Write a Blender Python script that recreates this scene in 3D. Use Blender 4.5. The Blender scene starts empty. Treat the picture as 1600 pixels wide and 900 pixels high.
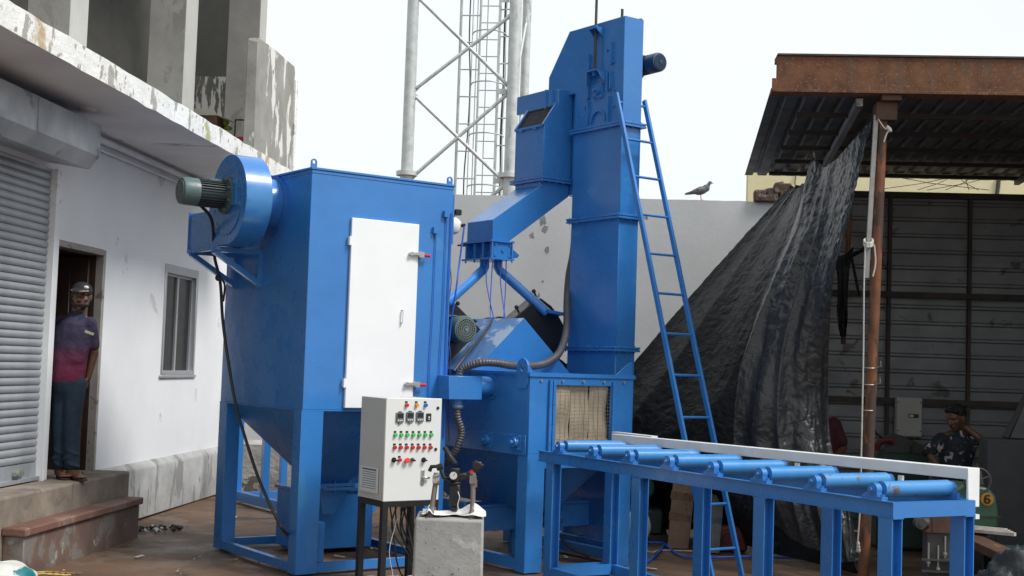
import bpy, math, random
from mathutils import Vector, Matrix, noise
import numpy as np
random.seed(7)
PI = math.pi
scn = bpy.context.scene
COL = scn.collection
# ------------------------------------------------------------------ camera
F, PITCH, ROLL, YAW, YB, H = 2039.77, 0.0587152, 0.0337872, 0.6136016, 0.6972987, 1.6
fw = Vector((math.sin(YAW)*math.cos(PITCH), math.cos(YAW)*math.cos(PITCH), math.sin(PITCH)))
r0 = Vector((math.cos(YAW), -math.sin(YAW), 0)); u0 = r0.cross(fw)
cr = r0*math.cos(ROLL) + u0*math.sin(ROLL); cu = -r0*math.sin(ROLL) + u0*math.cos(ROLL)
cam = bpy.data.cameras.new('camera'); camo = bpy.data.objects.new('camera', cam); COL.objects.link(camo)
cam.sensor_width = 36; cam.lens = F*36/1600; cam.clip_end = 2000; cam.clip_start = .05
camo.matrix_world = Matrix(((cr.x, cu.x, -fw.x, 0), (cr.y, cu.y, -fw.y, 0), (cr.z, cu.z, -fw.z, H), (0, 0, 0, 1)))
scn.camera = camo
# ------------------------------------------------------------------ world, sun
SUN_EL, SUN_AZ = math.radians(52), math.radians(150)     # azimuth from +Y towards +X
w = bpy.data.worlds.new('World'); scn.world = w; w.use_nodes = True
nt = w.node_tree; nt.nodes.clear()
sky = nt.nodes.new('ShaderNodeTexSky'); sky.sky_type = 'NISHITA'; sky.sun_disc = False
sky.sun_elevation = SUN_EL; sky.sun_rotation = SUN_AZ; sky.dust_density = 3
tc = nt.nodes.new('ShaderNodeTexCoord'); nz = nt.nodes.new('ShaderNodeTexNoise')
nz.inputs['Scale'].default_value = 1.6; nz.inputs['Detail'].default_value = 5
cr_ = nt.nodes.new('ShaderNodeValToRGB')
cr_.color_ramp.elements[0].position = .3; cr_.color_ramp.elements[0].color = (8.9, 9.5, 9.7, 1)
cr_.color_ramp.elements[1].position = .7; cr_.color_ramp.elements[1].color = (10.2, 10.4, 10.4, 1)
mx = nt.nodes.new('ShaderNodeMix'); mx.data_type = 'RGBA'; mx.inputs[0].default_value = .88
bg = nt.nodes.new('ShaderNodeBackground'); bg.inputs['Strength'].default_value = .1
wo = nt.nodes.new('ShaderNodeOutputWorld')
nt.links.new(tc.outputs['Generated'], nz.inputs['Vector']); nt.links.new(nz.outputs['Fac'], cr_.inputs[0])
nt.links.new(sky.outputs[0], mx.inputs[6]); nt.links.new(cr_.outputs[0], mx.inputs[7])
nt.links.new(mx.outputs[2], bg.inputs['Color']); nt.links.new(bg.outputs[0], wo.inputs['Surface'])
sl = bpy.data.lights.new('sun', 'SUN'); sl.energy = 3.2; sl.angle = math.radians(18); sl.color = (1, .97, .93)
so = bpy.data.objects.new('sun', sl); COL.objects.link(so)
sd = Vector((math.sin(SUN_AZ)*math.cos(SUN_EL), math.cos(SUN_AZ)*math.cos(SUN_EL), math.sin(SUN_EL)))
so.rotation_euler = sd.to_track_quat('Z', 'Y').to_euler()
scn.view_settings.view_transform = 'Standard'; scn.view_settings.look = 'None'
scn.view_settings.exposure = 0.14; scn.view_settings.gamma = 1
scn.cycles.max_bounces = 6

# ------------------------------------------------------------------ geometry helpers
RB = Matrix(((math.cos(YB), -math.sin(YB), 0), (math.sin(YB), math.cos(YB), 0), (0, 0, 1)))  # world -> building frame
RBi = RB.transposed()
EYE = Vector((0, 0, H))
def _ray(x, y): return fw + cr*((x-800)/F) - cu*((y-450)/F)
def pm(x, y, Y):
    "point seen in that direction on the machine-frame plane y = Y"
    d = _ray(x, y); return EYE + d*(Y/d.y)
def px_(x, y, X):
    d = _ray(x, y); return EYE + d*(X/d.x)
def pz(x, y, Z=0.0):
    d = _ray(x, y); return EYE + d*((Z-H)/d.z)
def pb(x, y, s):
    "the same in the building frame (t, s, z), on the plane s"
    d = RB @ _ray(x, y); return EYE + d*(s/d.y)
def bw(t, s, z=0.0): return RBi @ Vector((t, s, z))

RM = {}
class MB:
    def __init__(self): self.v = []; self.f = []; self.m = []; self.s = []; self.cm = 0
    def add(self, vs, fs, smooth=False):
        b = len(self.v); self.v += [Vector(p) for p in vs]
        for f in fs: self.f.append([i+b for i in f]); self.m.append(self.cm); self.s.append(smooth)
        return self
    def mat(self, i): self.cm = i; return self
    def box(self, x0, x1, y0, y1, z0, z1):
        return self.add([(x0,y0,z0),(x1,y0,z0),(x1,y1,z0),(x0,y1,z0),(x0,y0,z1),(x1,y0,z1),(x1,y1,z1),(x0,y1,z1)],
            [(0,3,2,1),(4,5,6,7),(0,1,5,4),(1,2,6,5),(2,3,7,6),(3,0,4,7)])
    def hexa(self, p):
        return self.add(p, [(0,3,2,1),(4,5,6,7),(0,1,5,4),(1,2,6,5),(2,3,7,6),(3,0,4,7)])
    def beam(self, p, q, w, h, up=(0,0,1)):
        p = Vector(p); q = Vector(q); d = (q-p).normalized(); up = Vector(up)
        a = d.cross(up)
        if a.length < 1e-4: a = d.cross(Vector((0,1,0)))
        a.normalize(); b = a.cross(d).normalized(); a = a*w/2; b = b*h/2
        return self.add([p-a-b,p+a-b,p+a+b,p-a+b,q-a-b,q+a-b,q+a+b,q-a+b],
            [(0,1,2,3),(7,6,5,4),(0,4,5,1),(1,5,6,2),(2,6,7,3),(3,7,4,0)])
    def cyl(self, p, q, r, n=16, r2=None):
        p = Vector(p); q = Vector(q); d = (q-p).normalized(); r2 = r if r2 is None else r2
        a = d.orthogonal().normalized(); b = d.cross(a)
        vs = []
        for c, rr in ((p, r), (q, r2)):
            for i in range(n):
                t = 2*PI*i/n; vs.append(c + a*math.cos(t)*rr + b*math.sin(t)*rr)
        fs = [(i, (i+1) % n, n+(i+1) % n, n+i) for i in range(n)]
        self.add(vs, fs, True)
        k = len(self.v)-2*n
        self.f.append([k+i for i in reversed(range(n))]); self.f.append([k+n+i for i in range(n)])
        self.m += [self.cm]*2; self.s += [False]*2
        return self
    def lathe(self, c, ax, prof, n=20, cap=True):
        c = Vector(c); ax = Vector(ax).normalized(); a = ax.orthogonal().normalized(); b = ax.cross(a)
        vs = []
        for (r, h) in prof:
            for i in range(n):
                t = 2*PI*i/n; vs.append(c + ax*h + (a*math.cos(t)+b*math.sin(t))*max(r, 1e-4))
        fs = []
        for k in range(len(prof)-1):
            for i in range(n):
                j = (i+1) % n; fs.append((k*n+i, k*n+j, (k+1)*n+j, (k+1)*n+i))
        if cap:
            fs.append(tuple(reversed(range(n)))); fs.append(tuple((len(prof)-1)*n+i for i in range(n)))
        return self.add(vs, fs, True)
    def tube(self, pts, r, n=8, rad=None):
        pts = [Vector(p) for p in pts]; m = len(pts); vs = []
        d0 = (pts[1]-pts[0]).normalized(); a = d0.orthogonal().normalized()
        for i, p in enumerate(pts):
            d = (pts[min(i+1, m-1)]-pts[max(i-1, 0)])
            if d.length < 1e-9: d = d0
            d.normalize(); a = (a - d*a.dot(d)).normalized(); b = d.cross(a)
            rr = rad[i] if rad else r
            for k in range(n):
                t = 2*PI*k/n; vs.append(p + (a*math.cos(t)+b*math.sin(t))*rr)
        fs = [(i*n+k, i*n+(k+1) % n, (i+1)*n+(k+1) % n, (i+1)*n+k) for i in range(m-1) for k in range(n)]
        fs.append(tuple(reversed(range(n)))); fs.append(tuple((m-1)*n+k for k in range(n)))
        return self.add(vs, fs, True)
    def prism(self, poly, vec):
        poly = [Vector(p) for p in poly]; vec = Vector(vec); n = len(poly)
        nn = Vector((0,0,0))
        for i in range(n): nn += (poly[i]).cross(poly[(i+1) % n])
        if nn.dot(vec) > 0: poly = poly[::-1]
        vs = poly + [p+vec for p in poly]
        return self.add(vs, [tuple(range(n)), tuple(reversed(range(n, 2*n)))] + [(i, i+n, (i+1) % n+n, (i+1) % n) for i in range(n)])
    def ball(self, c, r, n=12, m=8, R=None):
        c = Vector(c); r = Vector((r, r, r)) if isinstance(r, (int, float)) else Vector(r); vs = []; fs = []
        def P(th, ph):
            q = Vector((math.sin(th)*math.cos(ph)*r.x, math.sin(th)*math.sin(ph)*r.y, math.cos(th)*r.z))
            return c + (R @ q if R else q)
        vs.append(P(0, 0))
        for j in range(1, m):
            for i in range(n): vs.append(P(PI*j/m, 2*PI*i/n))
        vs.append(P(PI, 0))
        for i in range(n): fs.append((0, 1+i, 1+(i+1) % n))
        for j in range(m-2):
            for i in range(n): fs.append((1+j*n+i, 1+(j+1)*n+i, 1+(j+1)*n+(i+1) % n, 1+j*n+(i+1) % n))
        e = len(vs)-1
        for i in range(n): fs.append((1+(m-2)*n+i, e, 1+(m-2)*n+(i+1) % n))
        return self.add(vs, fs, True)
    def caps(self, p, q, r1, r2=None, n=12, flat=None):
        "closed tapered capsule"
        r2 = r1 if r2 is None else r2; p = Vector(p); q = Vector(q); L = (q-p).length; pr = []
        for k in range(5): t = PI/2*k/4; pr.append((r1*math.sin(t), -r1*math.cos(t)))
        for k in range(5): t = PI/2*k/4; pr.append((r2*math.cos(t), L+r2*math.sin(t)))
        return self.lathe(p, q-p, pr, n, False) if L > 1e-4 else self.ball(p, r1)
    def build(self, name, mats, parent=None, bevel=0, local=False, seg=1):
        me = bpy.data.meshes.new(name)
        if parent is not None and not local:
            inv = RM[parent].inverted(); vs = [inv @ v for v in self.v]
        else: vs = self.v
        me.from_pydata([tuple(v) for v in vs], [], self.f)
        if not isinstance(mats, (list, tuple)): mats = [mats]
        for m_ in mats: me.materials.append(m_)
        me.polygons.foreach_set('material_index', self.m)
        me.polygons.foreach_set('use_smooth', [True]*len(self.f)); me.update()
        me.set_sharp_from_angle(angle=math.radians(31))
        o = bpy.data.objects.new(name, me); COL.objects.link(o)
        if parent is not None: o.parent = parent; RM[o] = RM[parent]
        else: RM[o] = Matrix.Identity(4)
        if bevel:
            b = o.modifiers.new('bevel', 'BEVEL'); b.width = bevel; b.segments = seg; b.limit_method = 'ANGLE'; b.angle_limit = math.radians(40)
            b.harden_normals = False
        return o
def tag(o, label=None, cat=None, group=None, kind=None):
    if label: o['label'] = label
    if cat: o['category'] = cat
    if group: o['group'] = group
    if kind: o['kind'] = kind
    return o
def thing(name, loc, label, cat, rotz=0, group=None):
    o = bpy.data.objects.new(name, None); COL.objects.link(o); o.empty_display_size = .1
    o.location = loc; o.rotation_euler = (0, 0, rotz)
    RM[o] = Matrix.Translation(Vector(loc)) @ Matrix.Rotation(rotz, 4, 'Z')
    return tag(o, label, cat, group)
def rehome(o, loc):
    "put the origin of a single-mesh thing at its base"
    loc = Vector(loc); o.data.transform(Matrix.Translation(-loc)); o.location = loc; return o
def dup(o, parent=None, off=None):
    c = o.copy(); COL.objects.link(c)
    if parent is not None: c.parent = parent
    RM[c] = RM.get(parent, Matrix.Identity(4))
    if off is not None: c.location = Vector(o.location) + Vector(off)
    for ch in o.children: dup(ch, c)
    return c
def lug(mb, c, nx, ny, w, h, t, hole=.35):
    "lifting plate with an eye: c base centre, nx width axis, ny thickness axis"
    c = Vector(c); nx = Vector(nx).normalized(); ny = Vector(ny).normalized(); zz = Vector((0,0,1)); n = 20
    cc = c + zz*(h-w/2); R = w/2; r = w*hole
    out = []
    for i in range(n):
        a = 2*PI*i/n; x = math.cos(a); z = math.sin(a)
        if z < -.02: k = min(R/abs(x) if abs(x) > 1e-6 else 9, (h-w/2)/abs(z)); out.append((x*k if abs(x*k) <= R+1e-6 else math.copysign(R, x), z*k))
        else: out.append((x*R, z*R))
    inn = [(math.cos(2*PI*i/n)*r, math.sin(2*PI*i/n)*r) for i in range(n)]
    vs = []
    for s in (-t/2, t/2):
        for (x, z) in out: vs.append(cc + nx*x + zz*z + ny*s)
        for (x, z) in inn: vs.append(cc + nx*x + zz*z + ny*s)
    fs = []
    for i in range(n):
        j = (i+1) % n
        fs += [(i, j, n+j, n+i), (2*n+i, 3*n+i, 3*n+j, 2*n+j), (i, 2*n+i, 2*n+j, j), (n+i, n+j, 3*n+j, 3*n+i)]
    return mb.add(vs, fs)
def bezier(pts, k=8):
    "Catmull-Rom through the points"
    P = [Vector(p) for p in pts]; P = [P[0]*2-P[1]] + P + [P[-1]*2-P[-2]]; out = []
    for i in range(1, len(P)-2):
        for j in range(k):
            t = j/k; a, b, c, d = P[i-1], P[i], P[i+1], P[i+2]
            out.append(.5*((2*b) + (-a+c)*t + (2*a-5*b+4*c-d)*t*t + (-a+3*b-3*c+d)*t**3))
    out.append(P[-2]); return out

# ------------------------------------------------------------------ materials
def mat(name, col, rough=.5, metal=0, var=.12, scale=4, bump=0, bscale=40, spot=None, spot_thr=.62, spot_scale=3,
        spot_stretch=(1,1,1), coat=0, rvar=.1, spot2=None, spot2_thr=.68, spot2_scale=9, bdist=.02, spec=.5, detail=6, wave=0):
    m = bpy.data.materials.new(name); m.use_nodes = True; t = m.node_tree; N = t.nodes; L = t.links
    b = N['Principled BSDF']; b.inputs['Roughness'].default_value = rough; b.inputs['Metallic'].default_value = metal
    b.inputs['Specular IOR Level'].default_value = spec
    if coat: b.inputs['Coat Weight'].default_value = coat; b.inputs['Coat Roughness'].default_value = .12
    co = N.new('ShaderNodeTexCoord')
    def nzn(sc, det=detail, st=(1,1,1), dist=0):
        mp = N.new('ShaderNodeMapping'); mp.inputs['Scale'].default_value = st; L.new(co.outputs['Object'], mp.inputs['Vector'])
        n = N.new('ShaderNodeTexNoise'); n.inputs['Scale'].default_value = sc; n.inputs['Detail'].default_value = det
        n.inputs['Roughness'].default_value = .6; n.inputs['Distortion'].default_value = dist
        L.new(mp.outputs[0], n.inputs['Vector']); return n.outputs['Fac']
    def ramp(f, lo, hi, a=0., c=1.):
        r = N.new('ShaderNodeMapRange'); r.inputs['From Min'].default_value = lo; r.inputs['From Max'].default_value = hi
        r.inputs['To Min'].default_value = a; r.inputs['To Max'].default_value = c; L.new(f, r.inputs['Value']); return r.outputs[0]
    def mixc(f, A, B):
        x = N.new('ShaderNodeMix'); x.data_type = 'RGBA'
        if isinstance(f, float): x.inputs[0].default_value = f
        else: L.new(f, x.inputs[0])
        for k, c in ((6, A), (7, B)):
            if isinstance(c, tuple): x.inputs[k].default_value = (*c[:3], 1)
            else: L.new(c, x.inputs[k])
        return x.outputs[2]
    f = nzn(scale)
    lo = tuple(max(0, c*(1-var)) for c in col); hi = tuple(min(1, c*(1+var)) for c in col)
    c = mixc(ramp(f, .3, .7), lo, hi)
    rr = ramp(nzn(scale*2.3), .3, .7, max(.02, rough-rvar), min(1, rough+rvar))
    if spot:
        s = ramp(nzn(spot_scale, 8, spot_stretch, .3), spot_thr, spot_thr+.03); c = mixc(s, c, spot)
    if spot2:
        s2 = ramp(nzn(spot2_scale, 8), spot2_thr, spot2_thr+.05); c = mixc(s2, c, spot2)
    L.new(c, b.inputs['Base Color']); L.new(rr, b.inputs['Roughness'])
    if bump or wave:
        bp = N.new('ShaderNodeBump'); bp.inputs['Distance'].default_value = bdist; bp.inputs['Strength'].default_value = bump or .5
        L.new(nzn(bscale), bp.inputs['Height'])
        if wave:
            b2 = N.new('ShaderNodeBump'); b2.inputs['Distance'].default_value = wave; b2.inputs['Strength'].default_value = .6
            L.new(nzn(2.2, 2), b2.inputs['Height']); L.new(bp.outputs[0], b2.inputs['Normal']); L.new(b2.outputs[0], b.inputs['Normal'])
        else: L.new(bp.outputs[0], b.inputs['Normal'])
    m['nz'] = 1
    return m
BLUE = mat('blue_paint', (.030, .178, .495), .30, var=.09, scale=2.2, bump=.12, bscale=160, bdist=.002, wave=.012, rvar=.08, coat=.3,
           spot=(.045,.21,.49), spot_thr=.62, spot_scale=2.0, spot2=(.035,.14,.32), spot2_thr=.69, spot2_scale=11)
def band(m, col, y0, wd):
    "a stain across the surface at object y = y0, broken up by noise"
    N = m.node_tree.nodes; L = m.node_tree.links; b = N['Principled BSDF']; co = N.new('ShaderNodeTexCoord')
    sp = N.new('ShaderNodeSeparateXYZ'); L.new(co.outputs['Object'], sp.inputs[0])
    n = N.new('ShaderNodeTexNoise'); n.inputs['Scale'].default_value = 9; n.inputs['Detail'].default_value = 7; L.new(co.outputs['Object'], n.inputs['Vector'])
    d = N.new('ShaderNodeMath'); d.operation = 'SUBTRACT'; L.new(sp.outputs[1], d.inputs[0]); d.inputs[1].default_value = y0
    a = N.new('ShaderNodeMath'); a.operation = 'ABSOLUTE'; L.new(d.outputs[0], a.inputs[0])
    r = N.new('ShaderNodeMapRange'); r.inputs['From Min'].default_value = 0; r.inputs['From Max'].default_value = wd; r.inputs['To Min'].default_value = .22; r.inputs['To Max'].default_value = -.15; L.new(a.outputs[0], r.inputs['Value'])
    q = N.new('ShaderNodeMath'); q.operation = 'ADD'; L.new(r.outputs[0], q.inputs[0]); L.new(n.outputs['Fac'], q.inputs[1])
    t = N.new('ShaderNodeMapRange'); t.inputs['From Min'].default_value = .52; t.inputs['From Max'].default_value = .68; t.inputs['To Max'].default_value = .85; L.new(q.outputs[0], t.inputs['Value'])
    x = N.new('ShaderNodeMix'); x.data_type = 'RGBA'; x.inputs[7].default_value = (*col, 1)
    src = b.inputs['Base Color'].links[0].from_socket; L.new(src, x.inputs[6]); L.new(t.outputs[0], x.inputs[0]); L.new(x.outputs[2], b.inputs['Base Color'])
BLUED = mat('lit_dusty_blue_paint', (.10, .22, .45), .6, var=.25, scale=6, bump=.1, bscale=90, bdist=.003, spot=(.33,.42,.55), spot_thr=.52, spot_scale=3.2)  # paler blue for the hood slope: light on it painted in, plus dust blotches
WHITE = mat('white_paint', (.80, .82, .84), .38, var=.03, scale=3, bump=.06, bscale=120, bdist=.002, wave=.006)
RAILW = mat('white_rail_paint', (.72, .74, .74), .45, var=.05, scale=6, spot=(.5,.5,.48), spot_thr=.68, spot_scale=9)
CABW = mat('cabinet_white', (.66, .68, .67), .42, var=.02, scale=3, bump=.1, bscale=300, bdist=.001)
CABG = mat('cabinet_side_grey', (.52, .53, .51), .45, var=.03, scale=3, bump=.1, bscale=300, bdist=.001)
PLAST = mat('wall_plaster', (.74, .76, .78), .8, var=.05, scale=1.3, bump=.2, bscale=10, bdist=.008, spot=(.56,.58,.58), spot_thr=.66, spot_scale=2.2,
            spot2=(.30,.30,.30), spot2_thr=.73, spot2_scale=14)
PLINTH = mat('stained_plinth', (.36, .365, .36), .85, var=.22, scale=3, bump=.4, bscale=20, bdist=.012, spot=(.22,.22,.22), spot_thr=.55, spot_scale=2.2, spot_stretch=(1,2.4,.7),
             spot2=(.13,.12,.11), spot2_thr=.66, spot2_scale=7)
PEEL = mat('peeling_slab_paint', (.74, .75, .73), .8, var=.1, scale=5, bump=.6, bscale=30, bdist=.015, spot=(.36,.35,.32), spot_thr=.575, spot_scale=6, spot_stretch=(1,1,.55),
           spot2=(.30,.28,.23), spot2_thr=.60, spot2_scale=11)
band(PEEL, (.30, .36, .12), 11.12, .17); band(PEEL, (.42, .29, .15), 7.75, .22); band(PEEL, (.45, .27, .14), 13.0, .18)
PARA = mat('bare_grey_plaster', (.27, .265, .24), .85, var=.22, scale=3, bump=.3, bscale=30, bdist=.01, spot=(.66,.66,.64), spot_thr=.555, spot_scale=3.4, spot_stretch=(1,1.2,.5),
           spot2=(.2,.19,.16), spot2_thr=.64, spot2_scale=10)
PEELD = mat('dark_peeling_wall', (.09, .09, .08), .9, var=.3, scale=4, spot=(.42,.42,.40), spot_thr=.5, spot_scale=5, spot_stretch=(2,2,.4))
CONC = mat('grey_concrete', (.235, .232, .218), .85, var=.16, scale=2.5, bump=.35, bscale=60, bdist=.006, spot=(.19,.185,.165), spot_thr=.56, spot_scale=3, spot_stretch=(1,1,.5))
CONCL = mat('sidelit_column_concrete', (.42, .42, .40), .85, var=.1, scale=3, bump=.3, bscale=60, bdist=.006)  # paler concrete: light on the columns' right-hand faces put into the colour
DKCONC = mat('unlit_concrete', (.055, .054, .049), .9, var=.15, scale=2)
SOFF = mat('soffit_plaster', (.74, .74, .745), .85, var=.12, scale=1.2, bump=.2, bscale=14, bdist=.01, spot=(.36,.36,.35), spot_thr=.62, spot_scale=2, spot_stretch=(.4,1.5,1))
BLOCK = mat('cast_concrete_block', (.29, .29, .28), .85, var=.2, scale=6, bump=.5, bscale=60, bdist=.006, spot=(.11,.11,.10), spot_thr=.635, spot_scale=30,
            spot2=(.40,.40,.39), spot2_thr=.60, spot2_scale=5)
STEEL = mat('galvanised_shutter', (.35, .375, .40), .42, metal=.35, var=.14, scale=3, rvar=.12, spot=(.30,.32,.34), spot_thr=.62, spot_scale=4, spot_stretch=(1,3,1))
SHEET = mat('galvanised_sheet', (.38, .41, .44), .42, metal=.2, var=.22, scale=2.5, rvar=.15, bump=.3, bscale=3, bdist=.03, spot=(.22,.24,.27), spot_thr=.6, spot_scale=2.6)
GALV = mat('galvanised_tube', (.50, .53, .53), .55, metal=.25, var=.18, scale=6, spot=(.36,.38,.38), spot_thr=.6, spot_scale=7, spot_stretch=(1,1,.4))
BACKW = mat('boundary_wall_paint', (.55, .56, .56), .85, var=.07, scale=1.6, bump=.25, bscale=18, bdist=.008, spot=(.28,.28,.27), spot_thr=.775, spot_scale=2.1, spot_stretch=(1,1,.8))
BASEW = mat('stained_wall_base', (.33, .32, .30), .9, var=.3, scale=3, bump=.6, bscale=18, bdist=.03, spot=(.10,.10,.09), spot_thr=.6, spot_scale=4)
YELL = mat('yellow_limewash', (.70, .64, .40), .9, var=.12, scale=1.2, bump=.2, bscale=15, spot=(.50,.44,.27), spot_thr=.66, spot_scale=3)
RUST = mat('rusty_beam', (.125, .052, .022), .8, var=.4, scale=7, bump=.4, bscale=80, bdist=.004, spot=(.11,.06,.035), spot_thr=.54, spot_scale=6, spot_stretch=(1,1,.3), spot2=(.20,.10,.055), spot2_thr=.57, spot2_scale=45)
RUSTD = mat('dark_rusty_beam_top', (.06, .045, .04), .85, var=.3, scale=6)
RUSTP = mat('rusty_pipe', (.17, .065, .028), .75, var=.4, scale=5, bump=.3, bscale=60, bdist=.004, spot=(.06,.035,.025), spot_thr=.53, spot_scale=6, spot_stretch=(1,1,.4))
BROWN = mat('brown_paint_rust', (.075, .036, .021), .7, var=.3, scale=7, spot=(.25,.10,.03), spot_thr=.62, spot_scale=6)
CORR = mat('grey_corrugated_sheet', (.26, .265, .27), .55, metal=.3, var=.2, scale=2, spot=(.13,.12,.11), spot_thr=.60, spot_scale=3)
ROOFU = mat('weathered_roof_sheet', (.10, .11, .12), .55, metal=.3, var=.25, scale=2.4, spot=(.12,.10,.08), spot_thr=.62, spot_scale=3)
DKST = mat('dark_steel', (.045, .043, .042), .6, var=.3, scale=6)
BLACK = mat('black_paint', (.012, .012, .013), .4, var=.2, scale=6, rvar=.1)
RUBBER = mat('black_rubber', (.02, .02, .021), .5, var=.2, scale=9)
HOSE = mat('grey_corrugated_hose', (.075, .075, .082), .42, var=.15, scale=9)
MOTG = mat('green_grey_motor', (.075, .125, .125), .42, var=.12, scale=8, bump=.1, bscale=100, bdist=.002)
MOTD = mat('dark_motor_fins', (.03, .045, .048), .5, var=.2, scale=8)
NAVY = mat('navy_motor', (.02, .06, .13), .4, var=.15, scale=8)
GROUND = mat('ground_red_dirt', (.115, .066, .038), .6, var=.28, scale=1.1, bump=.55, bscale=7, bdist=.03, spot=(.14,.10,.07), spot_thr=.56, spot_scale=1.2, spot_stretch=(1,.45,1),
             spot2=(.055,.035,.022), spot2_thr=.58, spot2_scale=1.7, rvar=.2, detail=9)
STEPM = mat('step_red_render', (.155, .078, .057), .7, var=.2, scale=4, bump=.35, bscale=22, bdist=.01, spot=(.22,.14,.11), spot_thr=.57, spot_scale=2.2, spot2=(.4,.36,.33), spot2_thr=.72, spot2_scale=5)
STEPB = mat('step_body_render', (.13, .085, .068), .8, var=.3, scale=3, bump=.4, bscale=24, bdist=.01, spot=(.17,.155,.14), spot_thr=.57, spot_scale=3, spot2=(.30,.28,.26), spot2_thr=.64, spot2_scale=6)
SILL = mat('door_sill_concrete', (.21, .175, .14), .85, var=.3, scale=4, bump=.4, bscale=22, bdist=.012, spot=(.16,.13,.11), spot_thr=.6, spot_scale=3, spot2=(.6,.6,.58), spot2_thr=.76, spot2_scale=6)
DOORW = mat('dark_brown_door', (.035, .018, .013), .5, var=.3, scale=5)
JAMB = mat('bare_door_jamb', (.30, .28, .26), .85, var=.2, scale=6, spot=(.15,.13,.11), spot_thr=.6, spot_scale=8)
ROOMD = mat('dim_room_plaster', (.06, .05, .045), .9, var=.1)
ALU = mat('aluminium_frame', (.40, .41, .43), .4, metal=.4, var=.08)
SKIN = mat('skin', (.125, .058, .034), .5, var=.08, scale=12)
HAIR = mat('black_hair', (.008, .007, .007), .6, var=.3, scale=40, bump=.6, bscale=120, bdist=.004)
DENIM = mat('dark_blue_jeans', (.008, .022, .042), .85, var=.25, scale=8, bump=.4, bscale=26, bdist=.02)
EYEW = mat('eye_white', (.14, .12, .11), .4)
SANDAL = mat('brown_sandal', (.03, .02, .018), .7)
WOOD = mat('weathered_wood', (.20, .12, .075), .75, var=.35, scale=4, bump=.35, bscale=30, bdist=.006, spot=(.08,.05,.035), spot_thr=.62, spot_scale=5, spot_stretch=(1,1,.15))
GREEN = mat('green_machine_paint', (.03, .085, .045), .5, var=.2, scale=5, spot=(.02,.05,.035), spot_thr=.62, spot_scale=4)
GREEND = mat('dark_green_machine_paint', (.02, .05, .04), .6, var=.3, scale=5)
RED = mat('red_plastic', (.55, .012, .018), .35); GRN = mat('green_plastic', (.04, .50, .10), .35)
ORA = mat('orange_lens', (.75, .22, .01), .3); BLUL = mat('blue_lens', (.01, .10, .55), .3)
CHROME = mat('bright_metal', (.55, .55, .54), .28, metal=.9); ZINC = mat('zinc_bolt', (.34, .34, .30), .5, metal=.6)
AIRB = mat('blue_air_hose', (.015, .10, .55), .4); GLASS = mat('dark_window_glass', (.022, .024, .024), .22, var=.3, scale=2, spec=.25)
CLOTHW = mat('white_cloth', (.70, .70, .69), .85, var=.06, bump=.5, bscale=30, bdist=.02)
TEAL = mat('teal_print', (.01, .22, .25), .6); PANELC = mat('cream_panel', (.50, .50, .44), .5, var=.05)
METERF = mat('meter_grey', (.13, .14, .15), .4); METERG = mat('meter_dark_glass', (.015, .02, .022), .15)
MAROON = mat('maroon_shirt', (.06, .01, .018), .85, var=.2); YEL = mat('yellow_disc', (.36, .17, .012), .6, var=.2)
TANKW = mat('white_tank_paint', (.74, .75, .74), .4, var=.06, spot=(.5,.5,.48), spot_thr=.68, spot_scale=8)
MESHD = mat('dark_grille', (.035, .04, .05), .5)
CURT = mat('beige_rubber_curtain', (.37, .31, .23), .8, var=.12, scale=6, bump=.3, bscale=30, bdist=.006, spot=(.32,.27,.20), spot_thr=.62, spot_scale=5, spot_stretch=(1,1,.4))
ROPE = mat('pale_rope', (.48, .46, .42), .9, var=.15, scale=60, bump=.6, bscale=200, bdist=.004)
GAL_R = mat('galvanised_channel', (.30, .30, .29), .6, metal=.2, var=.2, scale=6, spot=(.25,.12,.06), spot_thr=.68, spot_scale=6)
RAILD = mat('dusty_brown_steel', (.075, .065, .055), .8, var=.3, scale=5)
TGREY = mat('grey_plastic_sheet', (.03, .035, .038), .5, var=.2, scale=3, spec=.3, bump=.4, bscale=9, bdist=.05)

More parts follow.
